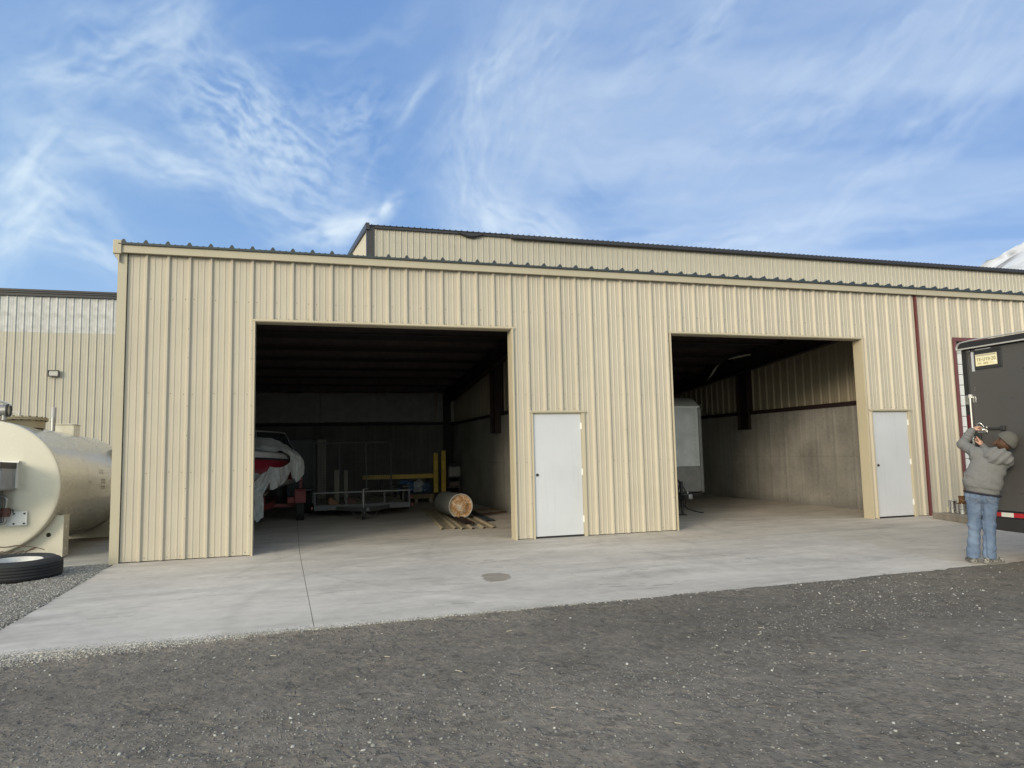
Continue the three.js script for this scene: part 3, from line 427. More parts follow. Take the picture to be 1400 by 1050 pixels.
// ---------------------------------------------------------------- fuel tank on its pad
{
  const pad = structure('tank_pad'); pad.position.set(-2.2, -.035, -.38); pad.rotation.x = -.028;
  const pm = P(.37, .36, .335, { map: fit(mottleT, 2.3), roughness: .9, bumpMap: fit(grainT, .5), bumpScale: .002 });
  mesh('slab_panel', rspan(-3.4, 2.11, -.12, 0, -8, 0, .01), pm, pad).userData.kind = 'structure';
  const t = thing('fuel_tank', 'large cream steel horizontal fuel tank on saddles beside the storage building', 'tank', [-2.2, -.04, -1.4]); t.rotation.x = -.028;
  const paint = new THREE.MeshPhysicalMaterial({ color: new THREE.Color().setRGB(.555, .527, .435), roughness: .30, map: fit(wearT, 6), roughnessMap: roughT, clearcoat: .5, clearcoatRoughness: .16, bumpMap: fit(dentT, 2.4), bumpScale: .003 });
  const R = 1.07, Y = 1.15, L = 5.0;
  const sh = lathe([[R, -.03], [R + .003, -.06], [R + .003, -.10], [R, -.12], [R, -1.6], [R + .003, -1.61], [R + .003, -1.64], [R, -1.65], [R, -3.3], [R + .003, -3.31], [R + .003, -3.34], [R, -3.35], [R, -L]].map(p => [p[0], -p[1]]).reverse().map(p => [p[0], -p[1]]), 96, 'z'); scaleUV(sh, 6.7, 5); sh.translate(0, Y, 0);
  mesh('shell', sh, paint, t);
  const en = lathe([[R, -.03], [R - .004, -.008], [R - .018, .003], [R - .06, .010], [.7, .022], [.35, .034], [0.001, .038]], 96, 'z'); uvBox(en); en.translate(0, Y, 0); mesh('end_cap', en, paint, t);
  const e2 = lathe([[0.001, -L - .05], [R - .05, -L - .02], [R, -L]], 64, 'z'); uvBox(e2); e2.translate(0, Y, 0); mesh('end_cap', e2, paint, t);
  const saddle = (z0, z1) => {
    const s = new THREE.Shape(); s.moveTo(-1.065, 0); s.lineTo(1.065, 0); s.lineTo(1.065, .66); s.lineTo(.965, .68); const a0 = Math.asin((.68 - Y) / 1.073); s.absarc(0, Y, 1.073, a0, -Math.PI - a0, true); s.lineTo(-1.065, .66); s.closePath();
    for (const x of [-.87, .87]) { const h = new THREE.Path(); h.absarc(x, .36, .036, 0, 2 * Math.PI); s.holes.push(h); }
    const g = new THREE.ExtrudeGeometry(s, { depth: .016, bevelEnabled: false, curveSegments: 40 }); g.translate(0, 0, z1 - .016);
    const g2 = g.clone(); g2.translate(0, 0, -(z1 - z0) + .016);
    return join([uvBox(g), uvBox(g2), span(1.065, 1.08, 0, .67, z0, z1), span(-1.08, -1.065, 0, .67, z0, z1)]);
  };
  mesh('saddle', saddle(-.50, -.20), paint, t); mesh('saddle', saddle(-4.75, -4.45), paint, t);
  // fittings along the top
  const hatch = mesh('manhole', join([cyl(.44, .44, .16, 0, Y + R + .02, -1.15, 40), cyl(.49, .49, .022, 0, Y + R + .085, -1.15, 40), cyl(.49, .49, .018, 0, Y + R + .109, -1.15, 40), cyl(.42, .40, .02, 0, Y + R + .128, -1.15, 40)]), P(.46, .39, .26, { map: fit(mottleT, .5), roughness: .7 }), t);
  const bl = []; for (let k = 0; k < 24; k++) { const a = k / 24 * Math.PI * 2; bl.push(cyl(.017, .017, .075, .455 * Math.cos(a), Y + R + .10, -1.15 + .455 * Math.sin(a), 6)); } mesh('bolt', join(bl), P(.06, .05, .04, { roughness: .7 }), hatch).userData.kind = 'stuff';
  mesh('lifting_lug', join([tube([[-.02, Y + R + .13, -.9], [.0, Y + R + .20, -.9], [.12, Y + R + .20, -.9], [.14, Y + R + .13, -.9]], .010, 16, 6)]), M.whiteDirty, hatch);
  mesh('vent_valve', join([cyl(.20, .20, .05, -.18, Y + R + .06, -.30, 28), cyl(.23, .23, .035, -.18, Y + R + .115, -.30, 28), cyl(.05, .05, .10, -.18, Y + R + .17, -.30, 12)]), paint, t);
  const g = mesh('pressure_gauge', join([cyl(.095, .095, .15, .105, Y + R + .185, -.30, 28, 'x'), cyl(.045, .045, .09, .12, Y + R + .07, -.30, 14)]), M.galv, t);
  mesh('rim', join([lathe([[.085, 0], [.108, 0], [.108, .03], [.085, .03], [.085, 0]], 28, 'x').translate(.165, Y + R + .185, -.30)]), M.black, g);
  mesh('vent_pipe', join([cyl(.042, .042, .50, .16, Y + R + .19, -2.6, 18), cyl(.048, .048, .05, .16, Y + R + .20, -2.6, 18)]), M.galv, t);
  mesh('vent_cap', cyl(.047, .045, .20, .16, Y + R + .345, -2.6, 18), P(.35, .35, .36, { roughness: .5 }), t);
  const fb = mesh('fitting_box', rspan(.10, .43, Y + R - .12, Y + R + .13, -3.35, -2.95, .006), paint, t); mesh('lid', rspan(.085, .45, Y + R + .131, Y + R + .15, -3.37, -2.92, .004), paint, fb);
  mesh('hose', tube([[.20, Y + R + .27, -.30], [.12, Y + R + .315, -.22], [.02, Y + R + .30, -.06], [-.045, Y + R + .16, .10], [-.07, Y + R - .12, .13], [-.11, Y + .62, .12], [-.16, Y + .30, .10]], .022, 60, 10), M.white, t);
  mesh('rear_hose', tube([[.80, Y + .62, -4.55], [.86, Y + .80, -4.60], [.96, Y + .72, -4.68], [1.0, Y + .45, -4.7]], .07, 30, 10), M.rubber, t);
  // front: projecting dispenser cupboard, mounting plate, valve and pipe
  const cab = mesh('pump_cabinet', join([rspan(-.35, .455, Y - .045, Y + .385, .02, .66, .035)]), P(.30, .31, .34, { map: fit(mottleT, 1.1), roughness: .5 }), t);
  mesh('cabinet_flange', join([span(-.40, .495, Y + .386, Y + .412, .022, .10), span(.4555, .475, Y - .02, Y + .385, .022, .09)]), M.white, cab);
  mesh('cabinet_hood_shade', rspan(-.40, .47, Y + .29, Y + .384, .10, .72, .01), M.black, cab);  // black strip carries the dark shade under the hood as colour
  const pump = mesh('pump_body', rspan(-.5, .30, Y - .55, Y - .055, .05, .42, .02), P(.20, .21, .22, { roughness: .5, map: fit(mottleT, .7) }), t); mesh('filter', rspan(.18, .305, Y - .20, Y - .05, .425, .56, .02), M.black, pump);
  const pl = mesh('mounting_plate', rspan(-.30, .635, Y - .605, Y - .385, .034, .062, .004), M.white, t);
  for (const [x, y] of [[.60, -.42], [.60, -.575], [.46, -.42], [.46, -.575]]) mesh('bolt', cyl(.014, .014, .02, x, Y + y, .072, 8, 'z'), M.black, pl);
  const v = mesh('valve', join([cyl(.055, .055, .11, .375, Y - .385, .17, 16), cyl(.042, .042, .13, .375, Y - .385, .17, 16, 'x'), cyl(.065, .065, .022, .375, Y - .33, .17, 16), cyl(.065, .065, .022, .375, Y - .445, .17, 16)]), P(.10, .045, .035, { roughness: .7 }), t);
  mesh('handle', tube([[.43, Y - .36, .17], [.47, Y - .35, .17], [.475, Y - .40, .17]], .010, 10, 6), M.black, v);
  mesh('valve_pipe', tube([[.22, Y - .14, .17], [.32, Y - .14, .17], [.375, Y - .18, .17], [.375, Y - .33, .17], [.375, Y - .47, .17], [.36, Y - .55, .17], [.25, Y - .565, .17]], .026, 40, 10), M.galv, t);
  // stencilled notices on the side, too worn to read
  const label = (name, y0, y1, z0, z1, rows, c) => { const tx = canvas(128, 96, (x, w, h) => { x.clearRect(0, 0, w, h); const r = rng(rows * 7 + 3); x.fillStyle = c; for (let i = 0; i < rows; i++) { const yy = 8 + i * (h - 12) / rows, hh = (h - 12) / rows * .62; for (let q = 8; q < w - 10;) { const ww = 5 + r() * 9; if (r() > .16) { x.fillRect(q, yy, ww * .5, hh); x.fillRect(q, yy, ww, hh * .3); if (r() > .5) x.fillRect(q, yy + hh * .7, ww, hh * .3); } q += ww + 4; } } });
    const g = grid(2, 12, (u, vv) => { const y = mix(y0, y1, vv) - Y, a = Math.asin(y / R); return [Math.cos(a) * (R + .0035), Y + y, mix(z0, z1, u), u, vv]; }); mesh(name, g, new THREE.MeshStandardMaterial({ map: tx, transparent: true, roughness: .6 }), t); };
  label('notice', 1.14, 1.26, -2.44, -2.80, 2, 'rgba(95,40,32,.62)'); label('notice', 1.02, 1.125, -2.44, -2.80, 1, 'rgba(60,48,40,.62)'); label('notice', 1.32, 1.44, -2.36, -2.74, 2, 'rgba(70,66,56,.40)');
  label('notice', 1.10, 1.22, -1.60, -1.80, 1, 'rgba(70,66,56,.28)');
  // rust weeping at the saddle
  mesh('rust_run', grid(24, 3, (u, vv) => [mix(.72, .30, u), .16 + .04 * Math.sin(u * 9) * .4 - .16 * u + vv * .012, -.183, u, vv]), P(.11, .045, .025, { roughness: .9 }), t);
}
{ // dry creeper stems lying against the saddle foot
  const r = rng(12), gs = []; for (let i = 0; i < 9; i++) { const pts = []; let x = -1.3 - .14 * i, y = .10 + .03 * r(), z = -1.36 + .05 * r(); for (let k = 0; k < 6; k++) { pts.push([x, Math.max(.0, y), z]); x -= .11 + .05 * r(); y += (r() - .5) * .10 + (i < 3 ? .0 : -.0); z += (r() - .4) * .06; } gs.push(tube(pts, .005 + .004 * r(), 18, 5)); }
  const g = join(gs); tag(mesh('dry_creeper', g, P(.085, .045, .03, { roughness: .95 }), scene), 'bare brown dry creeper stems at the foot of the tank saddle', 'plant');
}
// ---------------------------------------------------------------- lorry tyre lying on the gravel
{
  const t = thing('truck_tire', 'worn black truck tyre with white steel rim lying on gravel by the tank', 'tyre', [-.985, .115, .80]); t.rotation.set(.02, .4, -.015);
  const H = .14, pr = [[.300, -.10], [.315, -.118], [.36, -.128], [.44, -H], [.485, -.118], [.505, -.098]];
  for (const y of [-.075, -.035, .0, .04, .08]) pr.push([.527 - .10 * y * y, y - .010], [.514, y - .008], [.514, y - .002], [.527 - .10 * y * y, y]);
  pr.push([.505, .098], [.49, .114], [.475, .121], [.470, .118], [.44, H], [.36, .130], [.318, .120], [.300, .10]);
  mesh('tyre', scaleUV(lathe(pr, 72), 3.3, 1), M.rubber, t);
  const rim = mesh('rim', lathe([[.302, .098], [.300, .112], [.288, .114], [.278, .098], [.272, .02], [.235, -.01], [.18, .045], [.15, .052], [.142, .05], [.138, .0], [.138, -.09]], 64), P(.60, .60, .58, { roughness: .5, map: fit(mottleT, .6) }), t);
  for (let k = 0; k < 10; k++) { const a = k / 10 * 6.283; mesh('bolt_hole', cyl(.014, .014, .008, .168 * Math.cos(a), .052, .168 * Math.sin(a), 10), M.black, rim); }
  for (let k = 0; k < 5; k++) { const a = k / 5 * 6.283 + .3; const g = cyl(.030, .030, .012, 0, 0, 0, 16); g.rotateZ(.75); g.translate(.226, .004, 0); g.rotateY(a); mesh('hand_hole', g, M.black, rim); }
}

// ---------------------------------------------------------------- motor boat on its trailer, bow towards the doors
{
  const t = thing('motor_boat', 'white motor boat with red hull stripe and dark windshield in the left bay', 'boat', [1.36, 0, -5.8]);
  const bow = 2.75, st = -3.0, N = 40;
  const half = u => 1.25 * Math.pow(Math.sin(Math.min(1, u * 1.35 + .015) * Math.PI / 2), .72), gun = u => 1.50 + .14 * (1 - u) ** 1.6, keel = u => .60 + .62 * Math.pow(Math.max(0, 1 - u * 2.1), 2.1), ch = u => mix(1.24, .84, Math.min(1, u * 2.2) ** .6);
  const sec = (u, s) => { const b = half(u), g = gun(u), k = keel(u), c = Math.max(k + .02, ch(u)), cb = b * mix(.45, .86, Math.min(1, u * 2)); const P4 = [[0, k], [cb, c], [cb + (b - cb) * .75, c + .22 * (g - c) + .06], [b, g - .16], [b, g - .16], [b * .995, g - .02], [b * .93, g]]; const f = s * 6, i = Math.min(5, Math.floor(f)), w = f - i; return [mix(P4[i][0], P4[i + 1][0], w), mix(P4[i][1], P4[i + 1][1], w)]; };
  const strip = (s0, s1, nv) => join([1, -1].map(sd => grid(N, nv, (a, b) => { const u = a, q = sec(u, mix(s0, s1, b)); return [sd * q[0], q[1], mix(bow, st, u) + (q[1] - 1.2) * .55 * Math.max(0, 1 - u * 3.5), u * 5.7, b]; })));
  const gel = P(.66, .65, .62, { roughness: .28, map: fit(mottleT, 1.8) });
  mesh('hull_bottom', strip(0, 1 / 6 + .10, 8), gel, t); mesh('red_stripe', strip(1 / 6 + .10, .5, 6), P(.27, .012, .028, { roughness: .25 }), t); mesh('topside', strip(.5, 1, 8), gel, t);
  mesh('rub_rail', join([1, -1].map(sd => tube(Array.from({ length: 14 }, (_, i) => { const u = .02 + i / 13 * .97, q = sec(u, .55); return [sd * (q[0] + .012), q[1] + .01, mix(bow, st, u) + (q[1] - 1.2) * .55 * Math.max(0, 1 - u * 3.5)]; }), .022, 60, 8))), M.black, t);
  mesh('deck', grid(N, 10, (a, b) => { const q = sec(a, 1), x = mix(-q[0], q[0], b); return [x, q[1] + .10 * (1 - (x / Math.max(.01, q[0])) ** 2), mix(bow, st, a) + (q[1] - 1.2) * .55 * Math.max(0, 1 - a * 3.5), x, a * 5]; }), gel, t);
  mesh('transom', join([grid(6, 6, (a, b) => { const q = sec(1, b); return [mix(-q[0], q[0], a), q[1], st, a, b]; })]), gel, t);
  const ws = P(.045, .047, .05, { roughness: .12 });
  const wz = (x, b) => .75 - .55 * (x / 1.12) ** 2 * 1.6 - .62 * b, wy = (x, b) => mix(1.58, 2.10 - .04 * (x * x), b), wsp = (a, b, o = 0) => { const x = mix(-1.12, 1.12, a) * mix(1, .77, b); return [x, wy(x, b), wz(mix(-1.12, 1.12, a), b) + o, x, b]; };
  const w = mesh('windshield', join([grid(24, 6, (a, b) => wsp(a, b)), grid(24, 6, (a, b) => wsp(a, b, -.012))]), ws, t);
  mesh('frame', join([tube(Array.from({ length: 15 }, (_, i) => wsp(i / 14, 1).slice(0, 3)), .018, 50, 8), tube(Array.from({ length: 15 }, (_, i) => wsp(i / 14, 0).slice(0, 3)), .016, 50, 8), ...[0, .36, .64, 1].map(a => tube([wsp(a, 0), wsp(a, .5), wsp(a, 1)].map(q => q.slice(0, 3)), .014, 8, 6))]), P(.50, .50, .49, { metalness: .4, roughness: .4 }), w);
  mesh('engine_cowl', rbox(.5, .62, .55, 0, 1.5, st - .32, .12, 4), M.black, t);
}
{ // loose cover bunched over the side of the boat
  const cloth = P(.60, .595, .56, { map: fit(mottleT, .9), roughness: .9, side: THREE.DoubleSide });
  const folds = (u, v, k) => .022 * Math.sin(u * 13 + 2.5 * v + k) * (.3 + v) + .010 * Math.sin(u * 31 - v * 4 + k * 2) + .03 * (nz(u * 2 + k, v * 2) - .5);
  const drape = (rows, k, n = 44) => { const c = rows.map(q => new THREE.CatmullRomCurve3(q.map(p => new THREE.Vector3(...p)))); return grid(n, n, (u, v) => { const f = v * (rows.length - 1), i = Math.min(rows.length - 2, Math.floor(f)), w = f - i, A = c[i].getPoint(u), B = c[i + 1].getPoint(u), h = folds(u, v, k); return [mix(A.x, B.x, w) + h * .6, mix(A.y, B.y, w) + h * .3 + .018 * Math.sin(u * 17 + k) * v, mix(A.z, B.z, w) + h, u, v]; }); };
  const t = thing('boat_cover', 'crumpled off-white boat cover draped loosely over the side of the motor boat', 'cover', [0, 0, 0]);
  mesh('flap', drape([[[1.94, 1.30, -4.10], [1.98, 1.29, -4.12], [2.02, 1.24, -4.14]], [[1.72, 1.02, -3.86], [1.86, .96, -3.90], [1.98, .98, -3.98]], [[1.50, .74, -3.70], [1.66, .62, -3.74], [1.80, .62, -3.82]]], 1), cloth, t);
  mesh('sheet', drape([[[1.96, 1.29, -4.12], [2.20, 1.27, -4.45], [2.44, 1.42, -5.00]], [[1.97, 1.08, -4.10], [2.20, 1.08, -4.42], [2.42, 1.22, -4.96]], [[2.00, .80, -4.16], [2.20, .90, -4.45], [2.36, 1.08, -4.94]]], 2), cloth, t);
  mesh('deck_sheet', drape([[[1.40, 1.93, -5.02], [2.00, 1.90, -5.05], [2.40, 1.68, -5.25]], [[1.40, 1.74, -4.62], [2.02, 1.72, -4.68], [2.46, 1.58, -5.02]], [[1.40, 1.66, -4.45], [2.04, 1.62, -4.55], [2.50, 1.50, -4.98]]], 3), cloth, t);
  mesh('bundle', drape([[[2.22, 1.64, -5.35], [2.40, 1.66, -5.32], [2.56, 1.56, -5.45]], [[2.38, 1.54, -4.98], [2.54, 1.52, -5.06], [2.67, 1.40, -5.30]], [[2.38, 1.30, -4.94], [2.54, 1.26, -5.02], [2.69, 1.24, -5.28]], [[2.42, 1.02, -4.98], [2.54, .94, -5.04], [2.66, 1.06, -5.26]]], 4), cloth, t);
  mesh('trailing_end', drape([[[1.54, .86, -3.68], [1.70, .84, -3.70], [1.84, .78, -3.78]], [[1.60, .56, -3.62], [1.74, .52, -3.64], [1.88, .54, -3.74]], [[1.62, .26, -3.66], [1.76, .20, -3.70], [1.90, .30, -3.78]]], 8), cloth, t);
  mesh('rope', tube([[1.97, 1.60, -4.6], [1.96, 1.45, -4.4], [1.955, 1.28, -4.33]], .007, 12, 5), cloth, t);
}
{
  const t = thing('boat_trailer', 'red boat trailer with narrow black tyres under the motor boat', 'trailer', [1.36, 0, -5.8]), red = P(.20, .030, .026, { map: fit(mottleT, .8), roughness: .6 });
  for (const s of [-1, 1]) {
    mesh('frame_rail', join([bar([s * .62, .42, .5], [s * .62, .42, -2.9], .07, .12), bar([s * .62, .42, .5], [0, .38, 3.3], .07, .12)]), red, t);
    const w = mesh('tyre', scaleUV(lathe([[.20, -.085], [.29, -.10], [.325, -.085], [.335, -.05], [.335, .05], [.325, .085], [.29, .10], [.20, .085]], 40, 'x'), 2, .5).translate(s * 1.23, .333, -.10), M.rubber, t); mesh('rim', lathe([[.20, -.085], [.19, -.05], [.08, -.06], [.0, -.06], [.0, .06], [.08, .06], [.19, .05], [.20, .085]], 32, 'x').translate(s * 1.23, .333, -.10), M.whiteDirty, w);
    mesh('fender', join([rspan(Math.min(s * 1.11, s * 1.36), Math.max(s * 1.11, s * 1.36), .42, .72, .22, .30, .01), rspan(Math.min(s * 1.11, s * 1.36), Math.max(s * 1.11, s * 1.36), .68, .735, -.55, .30, .012), rspan(Math.min(s * .95, s * 1.12), Math.max(s * .95, s * 1.12), .42, .56, -.1, .24, .01)]), red, t);
    mesh('guide_post', bar([s * 1.24, .74, -.05], [s * 1.27, 1.30, -.10], .06, .06), red, t);
    mesh('bunk', bar([s * .45, .66, .6], [s * .45, .66, -2.6], .09, .05), M.wood, t);
  }
  mesh('axle', bar([-1.2, .36, -.10], [1.2, .36, -.10], .07), red, t); mesh('cross_member', bar([-.62, .40, -2.4], [.62, .40, -2.4], .07), red, t); mesh('bunk_bracket', join([bar([-.45, .55, .3], [.45, .55, .3], .06), bar([-.45, .42, .3], [-.45, .62, .3], .05), bar([.45, .42, .3], [.45, .62, .3], .05)]), red, t);
  mesh('winch_post', join([bar([0, .4, 2.9], [0, 1.15, 2.75], .08), rbox(.16, .14, .2, 0, 1.16, 2.72, .02)]), red, t);
  mesh('jack', join([cyl(.03, .03, .5, .12, .28, 3.1, 12), cyl(.09, .09, .04, .12, .09, 3.1, 16, 'x')]), M.galv, t);
}
// ---------------------------------------------------------------- low utility trailer
{
  const t = thing('utility_trailer', 'low grey open utility trailer with plank floor and tall mesh ramp gate', 'trailer', [4.08, 0, -6.2]), st = P(.105, .105, .11, { map: fit(mottleT, .8), roughness: .6 });
  const X = 1.16, L = 3.4;
  for (let i = 0; i < 11; i++) { const x0 = -X + .02 + i * (2 * X - .04) / 11; mesh('floor_plank', rspan(x0 + .009, x0 + (2 * X - .04) / 11 - .009, .235 + (i % 3) * .003, .272 + (i % 3) * .003, -L + .06, -.055, .004), P(.42 + .05 * ((i * 7) % 3), .40 + .05 * ((i * 7) % 3), .37, { map: woodT, roughness: .9 }), t); }
  mesh('frame', join([span(-X, X, .175, .30, -.05, 0), span(-X, X, .175, .26, -L, -L + .05), span(-X, -X + .05, .175, .26, -L + .051, -.051), span(X - .05, X, .175, .26, -L + .051, -.051)]), st, t);
  mesh('top_rail', join([rspan(-X - .02, X + .02, .575, .612, -.04, .0, .005), rspan(-X - .02, -X + .02, .575, .612, -L, -.041, .005), rspan(X - .02, X + .02, .575, .612, -L, -.041, .005)]), P(.14, .14, .14, { roughness: .5 }), t);
  for (const [x, z] of [[-X + .02, -.025], [-.40, -.025], [.52, -.025], [X - .02, -.025], [-X, -1.2], [X, -1.2], [-X, -2.4], [X, -2.4], [-X + .02, -L + .03], [X - .02, -L + .03]]) mesh('upright', span(x - .02, x + .02, .2605, .575, z - .02, z + .02), st, t);
  { const gs = []; for (let x = -X + .1; x < X - .05; x += .075) gs.push(span(x - .004, x + .004, .28, 1.84, -L - .004, -L + .004)); for (let y = .33; y < 1.84; y += .075) gs.push(span(-X + .08, X - .08, y - .003, y + .003, -L + .005, -L + .011)); mesh('gate_mesh', join(gs), st, t).userData.kind = 'stuff'; mesh('gate_frame', join([span(-X + .04, -X + .08, .27, 1.88, -L - .03, -L + .03), span(X - .08, X - .04, .27, 1.88, -L - .03, -L + .03), span(-X + .08, X - .08, 1.84, 1.88, -L - .03, -L + .03), span(-.40, -.36, .27, 1.84, -L - .028, -L + .028), span(.36, .40, .27, 1.84, -L - .028, -L + .028)]), st, t); }
  mesh('tongue', join([bar([-.62, .21, .0], [-.02, .24, 1.15], .06, .09), bar([.62, .21, .0], [.02, .24, 1.15], .06, .09), rbox(.09, .10, .22, 0, .26, 1.2, .02)]), st, t);
  mesh('jack', join([cyl(.032, .032, .62, -.08, .40, 1.02, 14), cyl(.022, .022, .14, -.08, .12, 1.02, 12), tube([[-.08, .70, 1.02], [-.03, .71, 1.05], [.03, .71, 1.06]], .010, 10, 6)]), P(.19, .19, .19, { metalness: .5, roughness: .5 }), t);
  mesh('jack_wheel', lathe([[.05, -.02], [.085, -.025], [.09, 0], [.085, .025], [.05, .02]], 24, 'x').translate(-.08, .092, 1.02), M.rubber, t);
  mesh('chain', tube([[-.35, .22, .62], [-.2, .06, .85], [-.05, .16, 1.08], [.12, .05, .9], [.34, .21, .62]], .010, 40, 6), M.galv, t);
  for (const s of [-1, 1]) { mesh('fender', rspan(Math.min(s * 1.18, s * 1.38), Math.max(s * 1.18, s * 1.38), .60, .64, -2.2, -1.4, .01), st, t); const w = mesh('tyre', lathe([[.17, -.08], [.27, -.09], [.30, -.06], [.30, .06], [.27, .09], [.17, .08]], 36, 'x').translate(s * 1.28, .30, -1.8), M.rubber, t); mesh('rim', lathe([[.17, -.06], [.02, -.05], [.0, .05], [.17, .06]], 28, 'x').translate(s * 1.28, .30, -1.8), M.whiteDirty, w); }
  for (const [x, y] of [[X + .02, .44], [X + .05, .24], [-X - .05, .24]]) mesh('marker_light', rbox(.05, .075, .045, x, y, -.01, .008), P(.11, .008, .01, { roughness: .3 }), t);
}
// loose things in the trailer and along the back wall
tag(mesh('timber_board', along(rspan(-.06, .06, 0, .84, -.02, .02, .004), new THREE.Matrix4().makeTranslation(3.52, .275, -7.6).multiply(new THREE.Matrix4().makeRotationX(-.12))), P(.27, .24, .20, { map: woodT, roughness: .9 }), scene), 'left of two grey boards standing on the utility trailer floor', 'board');
tag(mesh('timber_board', along(rspan(-.05, .05, 0, .82, -.02, .02, .004), new THREE.Matrix4().makeTranslation(3.76, .275, -7.62).multiply(new THREE.Matrix4().makeRotationX(-.12))), P(.25, .225, .19, { map: woodT, roughness: .9 }), scene), 'right of two grey boards standing on the utility trailer floor', 'board');
tag(mesh('wheel_chock', extrude([[-.12, 0], [.12, 0], [.10, .05], [-.06, .16], [-.12, .16]], .16, [], .006).translate(3.40, .284, -6.75), P(.16, .06, .015, { roughness: .6 }), scene), 'orange wheel chock at the left front of the utility trailer floor', 'chock');
tag(mesh('wheel_chock', extrude([[-.11, 0], [.11, 0], [.09, .05], [-.05, .14], [-.11, .14]], .16, [], .006).translate(3.86, .284, -6.95), P(.09, .025, .018, { roughness: .6 }), scene), 'dark red wheel chock near the middle of the utility trailer floor', 'chock');
tag(mesh('plywood_sheet', along(rspan(-.13, .13, 0, 1.98, -.06, .06, .004), new THREE.Matrix4().makeTranslation(3.22, .003, -10.35).multiply(new THREE.Matrix4().makeRotationX(-.05))), P(.42, .39, .33, { map: woodT, roughness: .9 }), scene), 'tall narrow pale timber standing upright behind the trailer gate', 'timber');
{ const d = thing('steel_cabinet', 'tall dark blue steel cabinet against the back wall between boat and trailer', 'cabinet', [2.62, 0, -11.6]); mesh('body', rspan(-.42, .42, .04, 2.02, -.3, .22, .008), P(.022, .028, .036, { roughness: .5 }), d); for (const s of [-1, 1]) { const q = mesh('door', rspan(s < 0 ? -.41 : .004, s < 0 ? -.004 : .41, .07, 2.0, .222, .24, .004), P(.025, .032, .042, { roughness: .45 }), d); mesh('handle', rspan(s * .05 - .012, s * .05 + .012, .95, 1.1, .241, .262, .004), M.galv, q); } mesh('base', rspan(-.40, .40, 0, .039, -.28, .2, .004), M.black, d); }
{
  const yel = P(.62, .40, .04, { map: fit(mottleT, .7), roughness: .5 });
  const beam = (name, label, p0, p1, w, h, extra) => { const t = thing(name, label, 'rack part'); mesh('beam', bar(p0, p1, w, h), yel, t); extra(t); return t; };
  beam('rack_beam', 'long yellow steel rack beam lying level behind the trailer', [4.42, .80, -10.42], [6.62, .80, -10.30], .06, .13, t => { mesh('lip', bar([4.42, .752, -10.375], [6.62, .752, -10.255], .03, .03), yel, t); for (const x of [5.0, 6.4]) mesh('stand', span(x - .05, x + .05, .002, .73, -10.46, -10.40), M.darkSteel, t); });
  for (const [x, z, y0, y1, l] of [[6.60, -10.02, .30, 1.50, 'left shorter yellow rack upright standing behind the rusty cylinder'], [6.82, -9.90, .25, 1.57, 'right taller yellow rack upright standing behind the rusty cylinder']]) { const t = thing('rack_upright', l, 'rack part', [x, 0, z]); mesh('post', join([span(-.065, .065, y0, y1, .03, .04), span(-.065, -.055, y0, y1, -.04, .03), span(.055, .065, y0, y1, -.04, .03)]), yel, t); mesh('foot_plate', join([span(-.08, .08, .002, .012, -.06, .06), span(-.05, .05, .012, y0, -.04, .02)]), M.darkSteel, t); }
  const p = thing('low_platform', 'low platform with dark top and timber edge below the yellow beam', 'platform', [6.0, 0, -10.2]); for (let k = 0; k < 6; k++) mesh('board', rspan(-.60 + k * .19, -.60 + k * .19 + .18, .262, .30, -.9, .22, .004), P(.05, .06, .075, { map: woodT, roughness: .8 }), p); mesh('front_edge', rspan(-.60, .53, .13, .26, .17, .215, .004), P(.33, .24, .14, { map: woodT, roughness: .85 }), p); for (const x of [-.5, 0, .45]) mesh('leg', rspan(x - .05, x + .05, .002, .129, -.8, .16, .004), M.wood, p);
  const b = thing('plastic_bundle', 'crumpled blue and white plastic sheeting heaped on the low platform', 'sheeting', [6.0, .302, -10.45]); const lump = (sx, sy, sz, k, x, z, m) => { const g = new THREE.IcosahedronGeometry(1, 5), q = g.attributes.position; for (let i = 0; i < q.count; i++) { const x0 = q.getX(i), y0 = q.getY(i), z0 = q.getZ(i), n = 1 + .5 * (vn3(x0 * 3 + k, y0 * 3, z0 * 3) - .5) + .35 * (Math.abs(vn3(x0 * 7, y0 * 7 + k, z0 * 7) - .5)); q.setXYZ(i, x + x0 * sx * n, Math.max(0, y0 * n + .7) * sy * .62, z + z0 * sz * n); } g.computeVertexNormals(); mesh('sheet', uvBox(g.toNonIndexed()), m, b); }; lump(.26, .36, .2, 1, -.22, 0, P(.05, .10, .22, { roughness: .35 })); lump(.2, .34, .18, 5, .12, .02, P(.35, .37, .38, { roughness: .4 })); lump(.18, .28, .17, 9, .34, .05, P(.06, .10, .18, { roughness: .35 }));
  const c = thing('tool_cart', 'small shelf cart loaded with tools in the back right corner of the left bay', 'cart', [7.20, 0, -10.2]); for (const x of [-.2, .2]) for (const z of [-.2, .2]) mesh('leg', span(x - .015, x + .015, .06, .74, z - .015, z + .015), M.darkSteel, c); for (const y of [.12, .42, .745]) mesh('shelf', rspan(-.225, .225, y, y + .025, -.225, .225, .006), P(.12, .085, .075, { roughness: .6 }), c); for (const x of [-.2, .2]) mesh('wheel', lathe([[.015, -.015], [.055, -.018], [.058, 0], [.055, .018], [.015, .015]], 18, 'x').translate(x, .058, .2), M.rubber, c);
  const x1 = thing('storage_box', 'pale storage box on top of the tool cart', 'box', [7.20, .771, -10.18]); mesh('box', rspan(-.18, .18, .002, .27, -.15, .15, .015), P(.24, .22, .20, { roughness: .6 }), x1); mesh('lid', rspan(-.19, .19, .271, .295, -.16, .16, .008), P(.20, .18, .17, { roughness: .6 }), x1);
